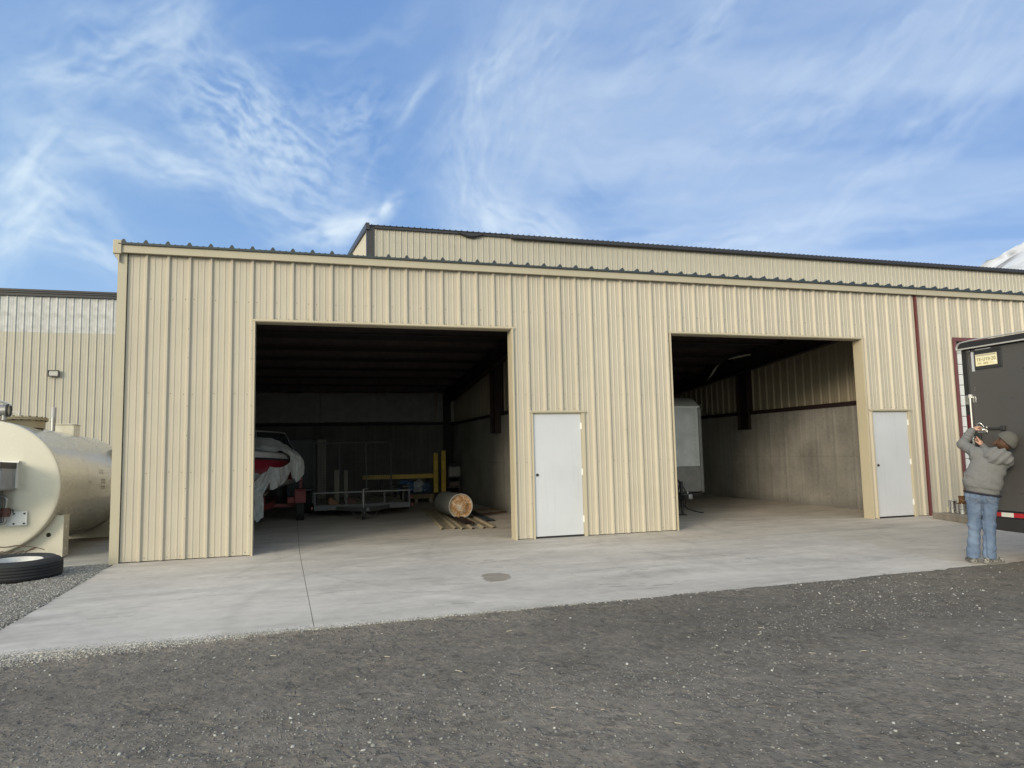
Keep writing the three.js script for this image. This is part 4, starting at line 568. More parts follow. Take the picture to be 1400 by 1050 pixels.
  const x2 = thing('drill_case', 'dark tool with looped handle on the pale storage box', 'tool', [7.19, 1.068, -10.18]); mesh('body', rspan(-.11, .11, .0, .08, -.07, .07, .02), M.black, x2); mesh('handle', tube([[-.08, .08, 0], [-.06, .15, 0], [.06, .15, 0], [.08, .08, 0]], .015, 20, 8), M.black, x2);
  const x3 = thing('battery_charger', 'dark boxy charger on the middle shelf of the tool cart', 'charger', [7.20, .447, -10.15]); mesh('case', rspan(-.17, .17, .001, .17, -.12, .12, .012), M.black, x3); mesh('face_plate', rspan(-.15, .15, .03, .14, .121, .126, .002), P(.10, .07, .055, { roughness: .5 }), x3);
  const x4 = thing('paint_tray', 'small brown box on the lowest shelf of the tool cart', 'box', [7.18, .147, -10.12]); mesh('box', rspan(-.16, .16, .001, .14, -.11, .11, .008), P(.14, .09, .06, { roughness: .8 }), x4);
}
// ---------------------------------------------------------------- old pressure vessel lying on sheets of metal trim
{
  const dir = new THREE.Vector3(5.97 - 6.05, 0, -1.5).normalize();
  const t = thing('old_cylinder', 'old grey metal cylinder with rusty tan end lying in the left bay', 'cylinder', [6.05, .305, -4.0], Math.atan2(-dir.x, -dir.z));
  const body = lathe([[.001, -1.52], [.20, -1.49], [.262, -1.42], [.265, -1.38], [.265, -.06], [.272, -.055], [.274, -.02], [.268, -.006], [.262, .0]].reverse().map(p => p), 56, 'z'); scaleUV(body, 1.7, 1.5);
  mesh('body', body, P(.24, .235, .22, { map: fit(mottleT, .7), roughness: .75, bumpMap: dentT, bumpScale: .01 }), t);
  const n = 48, end = grid(n, 14, (u, v) => { const a = u * 2 * Math.PI, r = .258 * (1 - v); const k = .022 * (fbm(Math.cos(a) * r * 16 + 9, Math.sin(a) * r * 16 + 4, 4) - .5); return [r * Math.cos(a), r * Math.sin(a), -.035 * Math.exp(-(((r - .2) / .05) ** 2)) + .018 * (1 - r / .26) + k, r * Math.cos(a), r * Math.sin(a)]; });
  mesh('rusty_end', end, P(1.0, .92, .82, { map: tex(256, 256, (u, v) => { const x = (u - .5) * 2, y = (v - .5) * 2, r = Math.hypot(x, y), a = fbm(u * 9, v * 9, 5, 0, 0, 70), b = fbm(u * 22, v * 22, 4, 0, 0, 71), k = step(.50, .62, b + .35 * (a - .5)) * .7 + step(.34, .12, Math.hypot(x + .12, y + .02) + (a - .5) * .4) * .9; const kk = clamp(k); return [mix(.40, .62, kk) * (.75 + .5 * a), mix(.225, .57, kk) * (.75 + .5 * a), mix(.10, .50, kk) * (.75 + .5 * a)]; }, { srgb: true }).clone(), roughness: .85 }), t);
  { const u = end.attributes.uv; for (let i = 0; i < u.count; i++) u.setXY(i, u.getX(i) / .53 + .5, u.getY(i) / .53 + .5); }
  mesh('rim', lathe([[.255, -.012], [.278, -.012], [.280, .004], [.256, .006], [.255, -.012]], 56, 'z'), P(.46, .44, .40, { roughness: .5, map: fit(mottleT, .2) }), t);
  const strip = (label, a, b, w, mat, y = .002, len) => { const A = new THREE.Vector3(...a), B = new THREE.Vector3(...b), L = A.distanceTo(B), s = thing('metal_strip', label, 'metal strip', [A.x, y, A.z], Math.atan2(-(B.x - A.x), -(B.z - A.z)) + Math.PI * 0, 'long trim sheets under the old cylinder'); const h = .038, pr = [[-w / 2, 0], [-w / 2 + .03, h], [-w / 2 + .07, h], [-w / 2 + .10, .004], [w / 2 - .10, .004], [w / 2 - .07, h], [w / 2 - .03, h], [w / 2, 0]]; const poly = [...pr, ...[...pr].reverse().map(p => [p[0], p[1] - .004])]; const g = extrude(poly, L); g.translate(0, 0, -L); mesh('sheet', g, mat, s); };
  const tanS = P(.40, .335, .235, { map: fit(mottleT, .9), roughness: .6 });
  strip('leftmost tan ribbed metal sheet on the floor left of the old cylinder', [5.42, 0, -2.18], [5.92, 0, -7.6], .36, tanS);
  strip('tan ribbed metal sheet under the front of the old cylinder', [5.75, 0, -1.98], [6.12, 0, -6.6], .30, tanS, .003);
  strip('dark brown narrow channel lying below the front end of the old cylinder', [5.92, 0, -2.55], [6.06, 0, -5.4], .22, M.redSteel, .043);
  strip('tan ribbed metal sheet right of the old cylinder', [6.18, 0, -1.98], [6.42, 0, -5.6], .30, tanS, .004);
  strip('dark blue narrow channel at the far right of the metal sheets', [6.55, 0, -3.3], [6.72, 0, -6.2], .22, P(.03, .04, .05, { roughness: .6 }), .003);
}
for (const [l, p, ry, len] of [['short brown board lying at the foot of the dividing wall', [7.05, .02, -5.1], .5, .9], ['thin brown board leaning flat by the dividing wall behind the sheets', [7.15, .02, -6.2], -.15, 1.1]]) { const m = mesh('scrap_board', rspan(-len / 2, len / 2, -.018, .018, -.06, .06, .003), P(.20, .12, .07, { map: woodT, roughness: .9 }), scene); m.position.set(...p); m.rotation.y = ry; tag(m, l, 'board'); }
tag(mesh('concrete_block', join([rbox(.16, .39, .36, 7.38, .197, -4.05, .012)]), P(.30, .28, .25, { map: fit(mottleT, .4), roughness: .95, bumpMap: fit(grainT, .2), bumpScale: .004 }), scene), 'pale concrete block standing against the dividing wall by the jamb', 'block');

// ---------------------------------------------------------------- white enclosed trailer in the right bay
{
  const t = thing('cargo_trailer', 'white enclosed cargo trailer with grey lower front parked nose-out in the right bay', 'trailer', [10.79, 0, -3.5]);
  const W = 1.17, L = 5.6, y0 = .43, y1 = 2.50, wh = P(.66, .67, .67, { map: fit(mottleT, 1.6), roughness: .5 }), gy = P(.27, .26, .25, { map: fit(mottleT, 1.2), roughness: .55 });
  mesh('body', join([rspan(-W, W, y0, y1 + .06, -L, -.06, .05)]), wh, t);
  const f = mesh('front_panel', join([rspan(-W + .09, W - .09, 1.055, y1 - .03, -.059, .0, .008)]), wh, t);
  for (let i = 0; i < 3; i++) { const gs = []; for (let y = 1.15; y < 2.45; y += .105) gs.push(cyl(.009, .009, .006, -.58 + i * .78, y, .003, 6, 'z')); mesh('rivet', join(gs), gy, f).userData.kind = 'stuff'; }
  const sg = mesh('stone_guard', rspan(-W + .09, W - .09, y0 + .03, 1.05, -.058, .006, .006), gy, t); { const gs = []; for (let x = -W + .12; x < W - .1; x += .05) gs.push(span(x, x + .006, y0 + .06, 1.02, .006, .009)); mesh('rib', join(gs), gy, sg).userData.kind = 'stuff'; }
  mesh('nose_cap', join([grid(20, 10, (u, v) => { const x = mix(-W, W, u), a = v * Math.PI / 2, cx = Math.min(1, (W - Math.abs(x)) / .18), dr = .14 * (1 - Math.sqrt(Math.max(0, 1 - (1 - cx) ** 2))); return [x, y1 + .02 + .22 * Math.sin(a) - dr, .0 - .42 * (1 - Math.cos(a)), u, v]; }), span(-W, W, y1 + .0, y1 + .02, -.3, .012)]), P(.26, .25, .235, { roughness: .5, map: fit(mottleT, 1.3) }), t);
  mesh('front_seam', rspan(-W + .05, W - .05, y1 - .028, y1 + .004, .001, .02, .006), M.white, t);
  for (const s of [-1, 1]) { mesh('corner_post', join([rspan(Math.min(s * (W - .085), s * (W + .012)), Math.max(s * (W - .085), s * (W + .012)), y0 - .02, y1 - .035, -.10, .012, .045)]), P(.22, .22, .22, { roughness: .45, map: fit(mottleT, .9) }), t); const w = mesh('tyre', lathe([[.19, -.09], [.32, -.10], [.35, -.07], [.35, .07], [.32, .10], [.19, .09]], 36, 'x').translate(s * 1.02, .35, -3.0), M.rubber, t); mesh('rim', lathe([[.19, -.07], [0, -.05], [0, .05], [.19, .07]], 28, 'x').translate(s * 1.02, .35, -3.0), M.whiteDirty, w); }
  mesh('marker_light', rbox(.13, .045, .03, .12, y1 + .045, .02, .01), P(.22, .07, .02, { roughness: .3 }), t);
  mesh('frame', join([span(-W + .03, W - .03, y0 - .07, y0 - .021, -L + .05, -.05), bar([-.55, .36, -.05], [-.03, .40, 1.15], .06, .11), bar([.55, .36, -.05], [.03, .40, 1.15], .06, .11)]), M.black, t);
  mesh('coupler', join([rbox(.11, .12, .26, 0, .43, 1.22, .03), rbox(.05, .06, .10, 0, .52, 1.18, .015)]), M.galv, t);
  mesh('jack', join([cyl(.035, .035, .58, .02, .46, .92, 14), cyl(.025, .025, .16, .02, .10, .92, 12), cyl(.10, .10, .02, .02, .012, .92, 20)]), M.black, t);
  mesh('gas_bottle_ring', tube([[.20, .52, .42], [.30, .66, .38], [.22, .78, .34], [.06, .80, .34], [-.05, .66, .38]], .022, 30, 8), M.rubber, t);
  mesh('cable', tube([[.05, .50, .3], [.32, .62, .40], [.36, .40, .55], [.20, .16, .75], [.34, .07, .95], [.5, .04, 1.0]], .014, 50, 6), M.rubber, t);
}
tag(mesh('hanging_insulation', grid(8, 40, (u, v) => { const q = new THREE.CatmullRomCurve3([[13.95, 3.42, -6.35], [14.02, 3.66, -6.10], [14.06, 3.88, -5.80], [14.25, 3.98, -5.45], [14.6, 4.05, -5.1]].map(p => new THREE.Vector3(...p))).getPoint(v), w = (u - .5) * .16; return [q.x + w * .6, q.y + .02 * Math.sin(u * 3 + v * 9), q.z - w * .8 + .03 * Math.sin(v * 14 + u * 4), u, v]; }), P(.40, .40, .39, { roughness: .8, side: THREE.DoubleSide }), scene), 'torn pale strip of insulation hanging from the ceiling of the right bay', 'insulation');

// ---------------------------------------------------------------- black enclosed trailer at the right edge
{
  const t = thing('black_trailer', 'black enclosed cargo trailer with rear doors, backed up beside the person', 'trailer', [11.22, 0, 4.33]);
  const W = 2.35, L = 5.4, y0 = .56, y1 = 2.80, bk = new THREE.MeshPhysicalMaterial({ color: new THREE.Color().setRGB(.030, .030, .031), roughness: .42, roughnessMap: roughT, clearcoat: .3, clearcoatRoughness: .25, bumpMap: fit(dentT, 1.5), bumpScale: .003 }), frame = P(.012, .012, .013, { roughness: .4 });
  mesh('body', rspan(.05, L, y0 + .02, y1 - .01, 0.005, W - .005, .05), bk, t);
  mesh('rear_post', rspan(0, .05, y0, 2.745, .0, .085, .008), frame, t); mesh('rear_post', rspan(0, .05, y0, 2.745, W - .085, W, .008), frame, t);
  { const s = new THREE.Shape(), r = .09; s.moveTo(0, 2.752); s.lineTo(0, y1 + .03 - r); s.quadraticCurveTo(0, y1 + .03, r, y1 + .03); s.lineTo(W - r, y1 + .03); s.quadraticCurveTo(W, y1 + .03, W, y1 + .03 - r); s.lineTo(W, 2.752); s.closePath(); const g = new THREE.ExtrudeGeometry(s, { depth: .16, bevelEnabled: true, bevelSize: .006, bevelThickness: .006, bevelSegments: 2, curveSegments: 12 }); g.rotateY(-Math.PI / 2); g.translate(.11, 0, 0); mesh('roof_header', uvBox(g), frame, t); }
  { const pts = [[.045, 2.70, -.012], [.0, 2.745, -.006], [-.004, 2.80, .012], [-.004, 2.832, .06], [-.004, 2.842, .14], [-.004, 2.842, W]]; mesh('header_moulding', join([tube([[-.062, 2.75, -.014], [-.062, 2.80, -.008], [-.062, 2.828, .022], [-.062, 2.842, .075], [-.062, 2.842, W]], .0095, 60, 8), rspan(-.068, -.056, 2.742, 2.762, -.012, W, .004)]), P(.46, .45, .42, { roughness: .35, metalness: .4 }), t); }
  const d = mesh('rear_door', rspan(-.004, .03, y0 + .055, 2.735, .094, W - .094, .004), new THREE.MeshPhysicalMaterial({ color: new THREE.Color().setRGB(.068, .066, .065), roughness: .34, roughnessMap: roughT, bumpMap: fit(dentT, .9), bumpScale: .0016 }), t);
  const white = P(.44, .45, .47, { roughness: .45 });
  mesh('reflective_tape', span(-.0062, -.0042, 2.692, 2.752 - .022, .218, .438), white, d); mesh('reflective_tape', span(-.0062, -.0042, 2.44, 2.70, .150, .193), white, d);
  const hole = mesh('plate_recess', join([rspan(-.016, -.004, 2.455, 2.475, .195, .585, .006), rspan(-.016, -.004, 2.685, 2.715, .195, .585, .006), rspan(-.016, -.004, 2.475, 2.685, .195, .212, .006), rspan(-.016, -.004, 2.475, 2.685, .540, .585, .006), span(-.0075, -.0045, 2.475, 2.685, .212, .540)]), M.black, d);
  const plateT = canvas(256, 128, (x, w, h) => { const g = x.createLinearGradient(0, 0, 0, h); g.addColorStop(0, '#d8cfae'); g.addColorStop(.3, '#e2dab8'); g.addColorStop(1, '#e6dcb6'); x.fillStyle = g; x.fillRect(0, 0, w, h); x.fillStyle = '#a9a08e'; x.fillRect(10, 7, 236, 13); x.fillStyle = '#8d8160'; x.font = 'bold 50px sans-serif'; x.textAlign = 'center'; x.fillText('TE·U19·20', w / 2, 77, 226); x.fillStyle = '#b9ac84'; x.fillRect(24, 94, 44, 14); x.fillRect(92, 92, 60, 20); x.fillStyle = '#f2ecd8'; x.fillRect(214, 86, 30, 26); x.fillStyle = '#a79a74'; for (let i = 0; i < 12; i++) x.fillRect(168 + i * 6, 92 + (i * 7) % 13, 4, 6); });
  { const g = rspan(-.0125, -.0095, 2.500, 2.655, .216, .522, .002), u = g.attributes.uv, p = g.attributes.position; for (let i = 0; i < u.count; i++) u.setXY(i, (p.getZ(i) - .216) / .306, (p.getY(i) - 2.5) / .155); mesh('licence_plate', g, new THREE.MeshStandardMaterial({ map: plateT, roughness: .35, metalness: .1 }), hole); }
  mesh('corner_light', join([lathe([[.0, .0], [.034, .0], [.036, -.008], [.030, -.016], [0, -.018]], 24, 'x').translate(-.004, 2.715, .118)]), P(.06, .055, .055, { roughness: .15 }), d);
  const rod = mesh('cam_bar', join([cyl(.011, .011, 1.62, -.030, 1.32, .106, 14), rspan(-.040, -.004, 2.085, 2.135, .088, .128, .006), rspan(-.040, -.004, .62, .67, .088, .128, .006), rspan(-.036, -.004, 1.20, 1.24, .09, .124, .004)]), P(.66, .65, .62, { roughness: .3, metalness: .35 }), t);
  for (const y of [2.065, 1.30, .75]) { const h = mesh('hinge', join([rspan(-.012, 0, y - .062, y + .062, .012, .094, .004), cyl(.011, .011, .13, -.014, y, .088, 12), rspan(-.010, -.004, y - .04, y + .04, .1285, .175, .003)]), M.chrome, t); for (const dy of [-.042, .042]) for (const z of [.03, .062]) mesh('bolt', cyl(.008, .008, .008, -.015, y + dy, z, 8, 'x'), M.galv, h); }
  mesh('tail_light', rspan(-.014, 0, 1.60, 1.86, .018, .066, .010), P(.085, .008, .016, { roughness: .12 }), t); mesh('tail_light', rspan(-.014, 0, 1.60, 1.86, W - .066, W - .018, .010), P(.085, .008, .016, { roughness: .12 }), t);
  const la = mesh('door_latch', join([rspan(-.022, -.004, 1.615, 1.70, .17, .31, .008), tube([[-.03, 1.68, .19], [-.055, 1.73, .20], [-.055, 1.745, .24], [-.03, 1.70, .27]], .009, 20, 8), cyl(.022, .022, .04, -.03, 1.655, .24, 14, 'x'), rspan(-.034, -.022, 1.63, 1.66, .20, .30, .005)]), M.chrome, t);
  mesh('latch_arm', join([rspan(-.03, -.012, 1.652, 1.684, .31, .52, .006), rspan(-.04, -.006, 1.64, 1.70, .50, .56, .008)]), M.black, la);
  mesh('lock_box', rspan(-.03, -.004, 1.44, 1.60, .135, .215, .010), M.black, t);
  for (const [y, z] of [[2.22, .17], [2.19, .165], [2.2, .9]]) mesh('rivet', cyl(.007, .007, .006, -.006, y, z, 8, 'x'), M.galv, d);
  const bm = mesh('rear_sill', rspan(-.035, .05, .515, y0 + .05, 0, W, .008), frame, t);
  const red = P(.36, .018, .026, { roughness: .28 }), wt = P(.64, .63, .58, { roughness: .3 }); for (let z = .07, k = 0; z < W - .1; k++) { const w2 = k % 2 ? .165 : .35; mesh('reflective_stripe', span(-.0372, -.0352, .543, .597, z + .001, Math.min(W - .05, z + w2) - .001), k % 2 ? wt : red, bm); z += w2; }
  { const s = [[.0, .515], [W, .515], [W, .36], [W - .5, .345], [.62, .368], [.42, .372], [.1, .385], [0, .40]]; const g = extrude(s, .06, [], .006); g.rotateY(-Math.PI / 2); g.translate(.02, 0, 0); const q = g.attributes.position; mesh('bumper', uvBox(g), M.black, t); }
  mesh('chassis', join([span(.06, L, .42, y0 + .015, .5, .58), span(.06, L, .42, y0 + .015, W - .58, W - .5)]), M.black, t);
  for (const z of [.12, W - .12]) for (const x of [2.3, 3.15]) { const w = mesh('tyre', lathe([[.19, -.09], [.33, -.10], [.36, -.07], [.36, .07], [.33, .10], [.19, .09]], 40, 'z').translate(x, .36, z), M.rubber, t); mesh('rim', lathe([[.19, -.07], [0, -.05], [0, .05], [.19, .07]], 28, 'z').translate(x, .36, z), M.galv, w); }
  mesh('coupler', join([bar([L, .5, W / 2 - .5], [L + 1.1, .48, W / 2], .08, .1), bar([L, .5, W / 2 + .5], [L + 1.1, .48, W / 2], .08, .1), rbox(.1, .12, .25, L + 1.15, .5, W / 2, .03), cyl(.03, .03, .6, L + .9, .3, W / 2, 12)]), M.black, t);
}
// ---------------------------------------------------------------- timber deck with tins beside the roller door
{
  const A = [14.63, .47], B = [14.30, 1.66], ang = Math.atan2(-(B[0] - A[0]), -(B[1] - A[1]));
  const t = thing('timber_deck', 'low weathered timber deck on the slab between red seam and black trailer', 'deck', [A[0], 0, A[1]], Math.atan2(B[0] - A[0], B[1] - A[1])), gw = P(.36, .31, .255, { map: woodT, roughness: .9, bumpMap: woodT, bumpScale: .003 });
  mesh('side_beam', rspan(0, .05, .002, .098, 0, 1.5, .006), gw, t); mesh('end_beam', rspan(.0505, 1.0, .002, .098, .0, .05, .006), gw, t);
  for (let k = 0; k < 8; k++) mesh('plank', rspan(.003, 1.0, .0985, .118, .004 + k * .187, .004 + k * .187 + .18, .004), gw, t);
  const tin = (name, label, x, z, r, h, m, y = .0, lid = null) => { const q = thing(name, label, 'tin', [x, .1185 + y, z]); mesh('body', lathe([[0, 0], [r, 0], [r + .003, .004], [r, .010], [r, h * .5], [r, h - .01], [r + .004, h - .004], [r + .002, h], [r - .006, h], [r - .012, h - .008], [0, h - .008]], 28), m, q); mesh('rim', lathe([[r - .004, h - .002], [r + .006, h - .002], [r + .006, h + .006], [r - .004, h + .006], [r - .004, h - .002]], 28), lid ?? M.galv, q); if (r > .05) mesh('bail_handle', tube([[-r - .004, h * .72, 0], [-r * .9, h * .48, r * .65], [0, h * .36, r + .02], [r * .9, h * .48, r * .65], [r + .004, h * .72, 0]], .003, 24, 5), M.galv, q); return q; };
  const shiny = P(.50, .49, .47, { metalness: 1, roughness: .22, roughnessMap: roughT }), tinR = P(.30, .20, .09, { map: fit(rustT, .4), roughness: .6, metalness: .3 });
  tin('small_tub', 'small cream tub at the wall end of the timber deck', 14.93, .60, .045, .085, P(.66, .60, .40, { roughness: .5 }), 0, P(.66, .60, .40));
  tin('paint_tin', 'tall shiny paint tin left of the wide tin on the timber deck', 14.86, .74, .075, .235, shiny);
  tin('paint_tin', 'wide shiny paint tin carrying a rusty tin on the timber deck', 14.84, .98, .115, .20, shiny, 0, tinR);
  tin('rusty_tin', 'small rusty brown tin standing on top of the wide paint tin', 14.84, .98, .062, .13, tinR, .2075, tinR);
  tin('paint_tin', 'paint tin partly hidden behind the person on the timber deck', 14.86, 1.28, .10, .19, shiny);
}

// ---------------------------------------------------------------- the person at the trailer door
{
  // a smooth surface from a distance field (surface nets)
  function surface(lo, hi, cell, f) {
    const n = [0, 1, 2].map(i => Math.ceil((hi[i] - lo[i]) / cell) + 1), [nx, ny, nz2] = n, val = new Float32Array(nx * ny * nz2);
    for (let k = 0, q = 0; k < nz2; k++) for (let j = 0; j < ny; j++) for (let i = 0; i < nx; i++, q++) val[q] = f(lo[0] + i * cell, lo[1] + j * cell, lo[2] + k * cell);
    const vid = new Int32Array(nx * ny * nz2).fill(-1), pos = [], idx = [], at = (i, j, k) => i + nx * (j + ny * k);
    for (let k = 0; k < nz2 - 1; k++) for (let j = 0; j < ny - 1; j++) for (let i = 0; i < nx - 1; i++) {
      let c = 0, sx = 0, sy = 0, sz = 0; const v = []; for (let b = 0; b < 8; b++) v.push(val[at(i + (b & 1), j + (b >> 1 & 1), k + (b >> 2))]);
      let neg = 0; for (let b = 0; b < 8; b++) if (v[b] < 0) neg++; if (!neg || neg === 8) continue;
      for (let a = 0; a < 8; a++) for (const bit of [1, 2, 4]) if (!(a & bit)) { const b = a | bit; if ((v[a] < 0) !== (v[b] < 0)) { const t = v[a] / (v[a] - v[b]); sx += (a & 1) + (bit === 1 ? t : 0); sy += (a >> 1 & 1) + (bit === 2 ? t : 0); sz += (a >> 2) + (bit === 4 ? t : 0); c++; } }
      vid[at(i, j, k)] = pos.length / 3; pos.push(lo[0] + (i + sx / c) * cell, lo[1] + (j + sy / c) * cell, lo[2] + (k + sz / c) * cell);
    }
    const quad = (a, b, c, d, flip) => { if (a < 0 || b < 0 || c < 0 || d < 0) return; flip ? idx.push(a, c, b, a, d, c) : idx.push(a, b, c, a, c, d); };
    for (let k = 1; k < nz2 - 1; k++) for (let j = 1; j < ny - 1; j++) for (let i = 1; i < nx - 1; i++) { const s = val[at(i, j, k)] < 0;
      if (s !== (val[at(i + 1, j, k)] < 0)) quad(vid[at(i, j - 1, k - 1)], vid[at(i, j, k - 1)], vid[at(i, j, k)], vid[at(i, j - 1, k)], !s);
      if (s !== (val[at(i, j + 1, k)] < 0)) quad(vid[at(i - 1, j, k - 1)], vid[at(i - 1, j, k)], vid[at(i, j, k)], vid[at(i, j, k - 1)], !s);
      if (s !== (val[at(i, j, k + 1)] < 0)) quad(vid[at(i - 1, j - 1, k)], vid[at(i, j - 1, k)], vid[at(i, j, k)], vid[at(i - 1, j, k)], !s); }
    const g = new THREE.BufferGeometry(); g.setAttribute('position', new THREE.Float32BufferAttribute(pos, 3)); g.setIndex(idx); g.computeVertexNormals();
    const uv = new Float32Array(pos.length / 3 * 2); for (let i = 0; i < uv.length / 2; i++) { const x = pos[i * 3], z = pos[i * 3 + 2]; uv[i * 2] = x - z * .7; uv[i * 2 + 1] = pos[i * 3 + 1]; } g.setAttribute('uv', new THREE.BufferAttribute(uv, 2)); return g;
  }
  const cap = (p, a, b, ra, rb) => { const bx = b[0] - a[0], by = b[1] - a[1], bz = b[2] - a[2], px = p[0] - a[0], py = p[1] - a[1], pz = p[2] - a[2]; const t = clamp((px * bx + py * by + pz * bz) / (bx * bx + by * by + bz * bz)); return Math.hypot(px - bx * t, py - by * t, pz - bz * t) - mix(ra, rb, t); };
  const ell = (p, c, r) => { const x = (p[0] - c[0]) / r[0], y = (p[1] - c[1]) / r[1], z = (p[2] - c[2]) / r[2], k = Math.hypot(x, y, z); return (k - 1) * Math.min(r[0], r[1], r[2]); };
  const su = (a, b, k) => { const h = clamp(.5 + .5 * (b - a) / k); return mix(b, a, h) - k * h * (1 - h); };
  const t = thing('person', 'person in grey hooded sweatshirt, blue jeans and grey beanie reaching up to the trailer latch', 'person', [10.70, 0, 4.80], -.863);
  // joints: x to the right, y up, -z forward
  const J = { lh: [.01, .82, 0], rh: [.155, .82, -.005], lk: [-.025, .45, -.035], rk: [.135, .455, -.03], la: [-.065, .085, .01], ra: [.105, .085, .01], pel: [.088, .88, -.005], wai: [.108, 1.02, -.015], che: [.185, 1.20, -.04], nec: [.255, 1.375, -.065], ls: [.075, 1.345, -.055], rs: [.345, 1.255, -.065], le: [-.082, 1.470, -.215], lw: [.040, 1.655, -.395], re: [.315, 1.20, -.335], rw: [.135, 1.445, -.425], hd: [.350, 1.500, -.115] };
  const Hx = new THREE.Vector3(.80, .58, .08).normalize();                          // from chin to crown: the head hangs to the right
  const hd = p => { const d = [p[0] - J.hd[0], p[1] - J.hd[1], p[2] - J.hd[2]], u = d[0] * Hx.x + d[1] * Hx.y + d[2] * Hx.z; return [d, u]; };
  const Fc = new THREE.Vector3(-.50, .62, -.60).sub(Hx.clone().multiplyScalar(new THREE.Vector3(-.50, .62, -.60).dot(Hx))).normalize(), Sx = new THREE.Vector3().crossVectors(Hx, Fc);
  const local = p => { const d = new THREE.Vector3(p[0] - J.hd[0], p[1] - J.hd[1], p[2] - J.hd[2]); return [d.dot(Sx), d.dot(Hx), d.dot(Fc)]; };   // side, up, face
  const headF = p => { const q = local(p); let d = ell(q, [0, .015, -.012], [.074, .098, .092]); d = su(d, ell(q, [0, -.055, .028], [.052, .060, .058]), .03); d = su(d, cap(q, [0, .012, .086], [0, -.022, .104], .009, .014), .014); d = su(d, ell(q, [0, .03, .078], [.05, .012, .014]), .012); d = su(d, cap(q, [-.018, -.058, .082], [.018, -.058, .082], .008, .008), .010); d = su(d, ell(q, [0, -.088, .062], [.022, .018, .02]), .014); for (const s of [-1, 1]) { d = Math.max(d, -ell(q, [s * .030, .008, .094], [.015, .009, .014])); d = Math.min(d, ell(q, [s * .030, .008, .078], [.012, .012, .012])); d = su(d, ell(q, [s * .076, -.01, -.012], [.010, .030, .018]), .008); } return d; };
  // hands: a palm, four fingers and a thumb each
  const hand = (w, dir, nrm, sd, curl) => { const D = new THREE.Vector3(...dir).normalize(), Nn = new THREE.Vector3(...nrm).normalize(), S = new THREE.Vector3().crossVectors(D, Nn).multiplyScalar(sd), W = new THREE.Vector3(...w), P3 = (a, b, c) => W.clone().addScaledVector(D, a).addScaledVector(S, b).addScaledVector(Nn, c).toArray(); const seg = [];
    seg.push([P3(.02, -.02, 0), P3(.075, -.026, 0), .015, .013], [P3(.02, .0, 0), P3(.078, 0, 0), .016, .014], [P3(.02, .02, 0), P3(.074, .024, 0), .015, .013]); const palm = seg.length;
    [[-.031, .066, .9], [-.011, .078, 1], [.010, .073, .94], [.029, .060, .78]].forEach(([b, a0, l], i) => { const c = curl[i], L = [.034 * l, .024 * l, .019 * l]; let a = a0, n = 0, an = .25 * c; let p = P3(a, b, n); L.forEach((q, k) => { a += q * Math.cos(an); n += q * Math.sin(an); const e = P3(a, b * 1.05, n); seg.push([p, e, .0095 - k * .0009, .0088 - k * .0009]); p = e; an += c * .75; }); });
    seg.push([P3(.018, -.030, .006), P3(.045, -.050, .022), .0135, .011], [P3(.045, -.050, .022), P3(.066, -.048, .040), .0105, .0088]); return seg; };
  const hL = hand(J.lw, [.55, .42, -.62], [.35, -.82, -.35], 1, [1, 1, .9, .8]), hR = hand(J.rw, [-.25, .85, -.42], [-.85, -.15, -.45], -1, [.15, 1.5, 1.6, 1.6]);
  const handF = (p, S) => { let d = 9; for (const s of S) d = su(d, cap(p, ...s), .008); return d; };
  const skinT = P(.46, .27, .20, { roughness: .6 });
  const near = S => { const lo = [9, 9, 9], hi = [-9, -9, -9]; for (const s of S) for (const q of [s[0], s[1]]) for (let i = 0; i < 3; i++) { lo[i] = Math.min(lo[i], q[i] - .03); hi[i] = Math.max(hi[i], q[i] + .03); } return [lo, hi]; };
  const bodyF = p => { let d = su(cap(p, J.ls, J.le, .042, .038), cap(p, J.le, J.lw, .038, .024), .02); d = Math.min(d, su(cap(p, J.rs, J.re, .042, .038), cap(p, J.re, J.rw, .038, .024), .02)); let b = cap(p, J.pel, J.che, .095, .10); b = su(b, cap(p, J.ls, J.rs, .05, .05), .06); b = su(b, cap(p, J.che, J.nec, .07, .05), .05); b = su(b, cap(p, J.nec, [J.hd[0] - Hx.x * .05, J.hd[1] - Hx.y * .05, J.hd[2] - Hx.z * .05], .05, .048), .03); for (const [h, k, a] of [[J.lh, J.lk, J.la], [J.rh, J.rk, J.ra]]) b = su(b, su(cap(p, h, k, .072, .048), cap(p, k, a, .046, .036), .03), .03); return su(d, b, .04); };
  const gs = [surface([-.2, .05, -.50], [.5, 1.5, .12], .016, bodyF), surface([.2, 1.34, -.27], [.52, 1.66, .04], .006, headF), surface(...near(hL), .0042, p => 0), ].slice(0, 2);
  for (const S of [hL, hR]) { const [lo, hi] = near(S); gs.push(surface(lo, hi, .0042, (x, y, z) => handF([x, y, z], S))); }
  t.userData.parts = 'body';
  delete t.userData.parts;
  const body = mesh('body', join(gs.map(g => g)), skinT, t);
  // clothes follow the body
  const fold = (p, a) => a * (nz(p[0] * 5 + p[2] * 3, p[1] * 7) - .5) + a * .6 * (nz(p[0] * 9 - p[2] * 4 + 3, p[1] * 16 + p[0] * 8) - .5);
  const hemY = x => .862 - (x - .088) * .17 + .0;
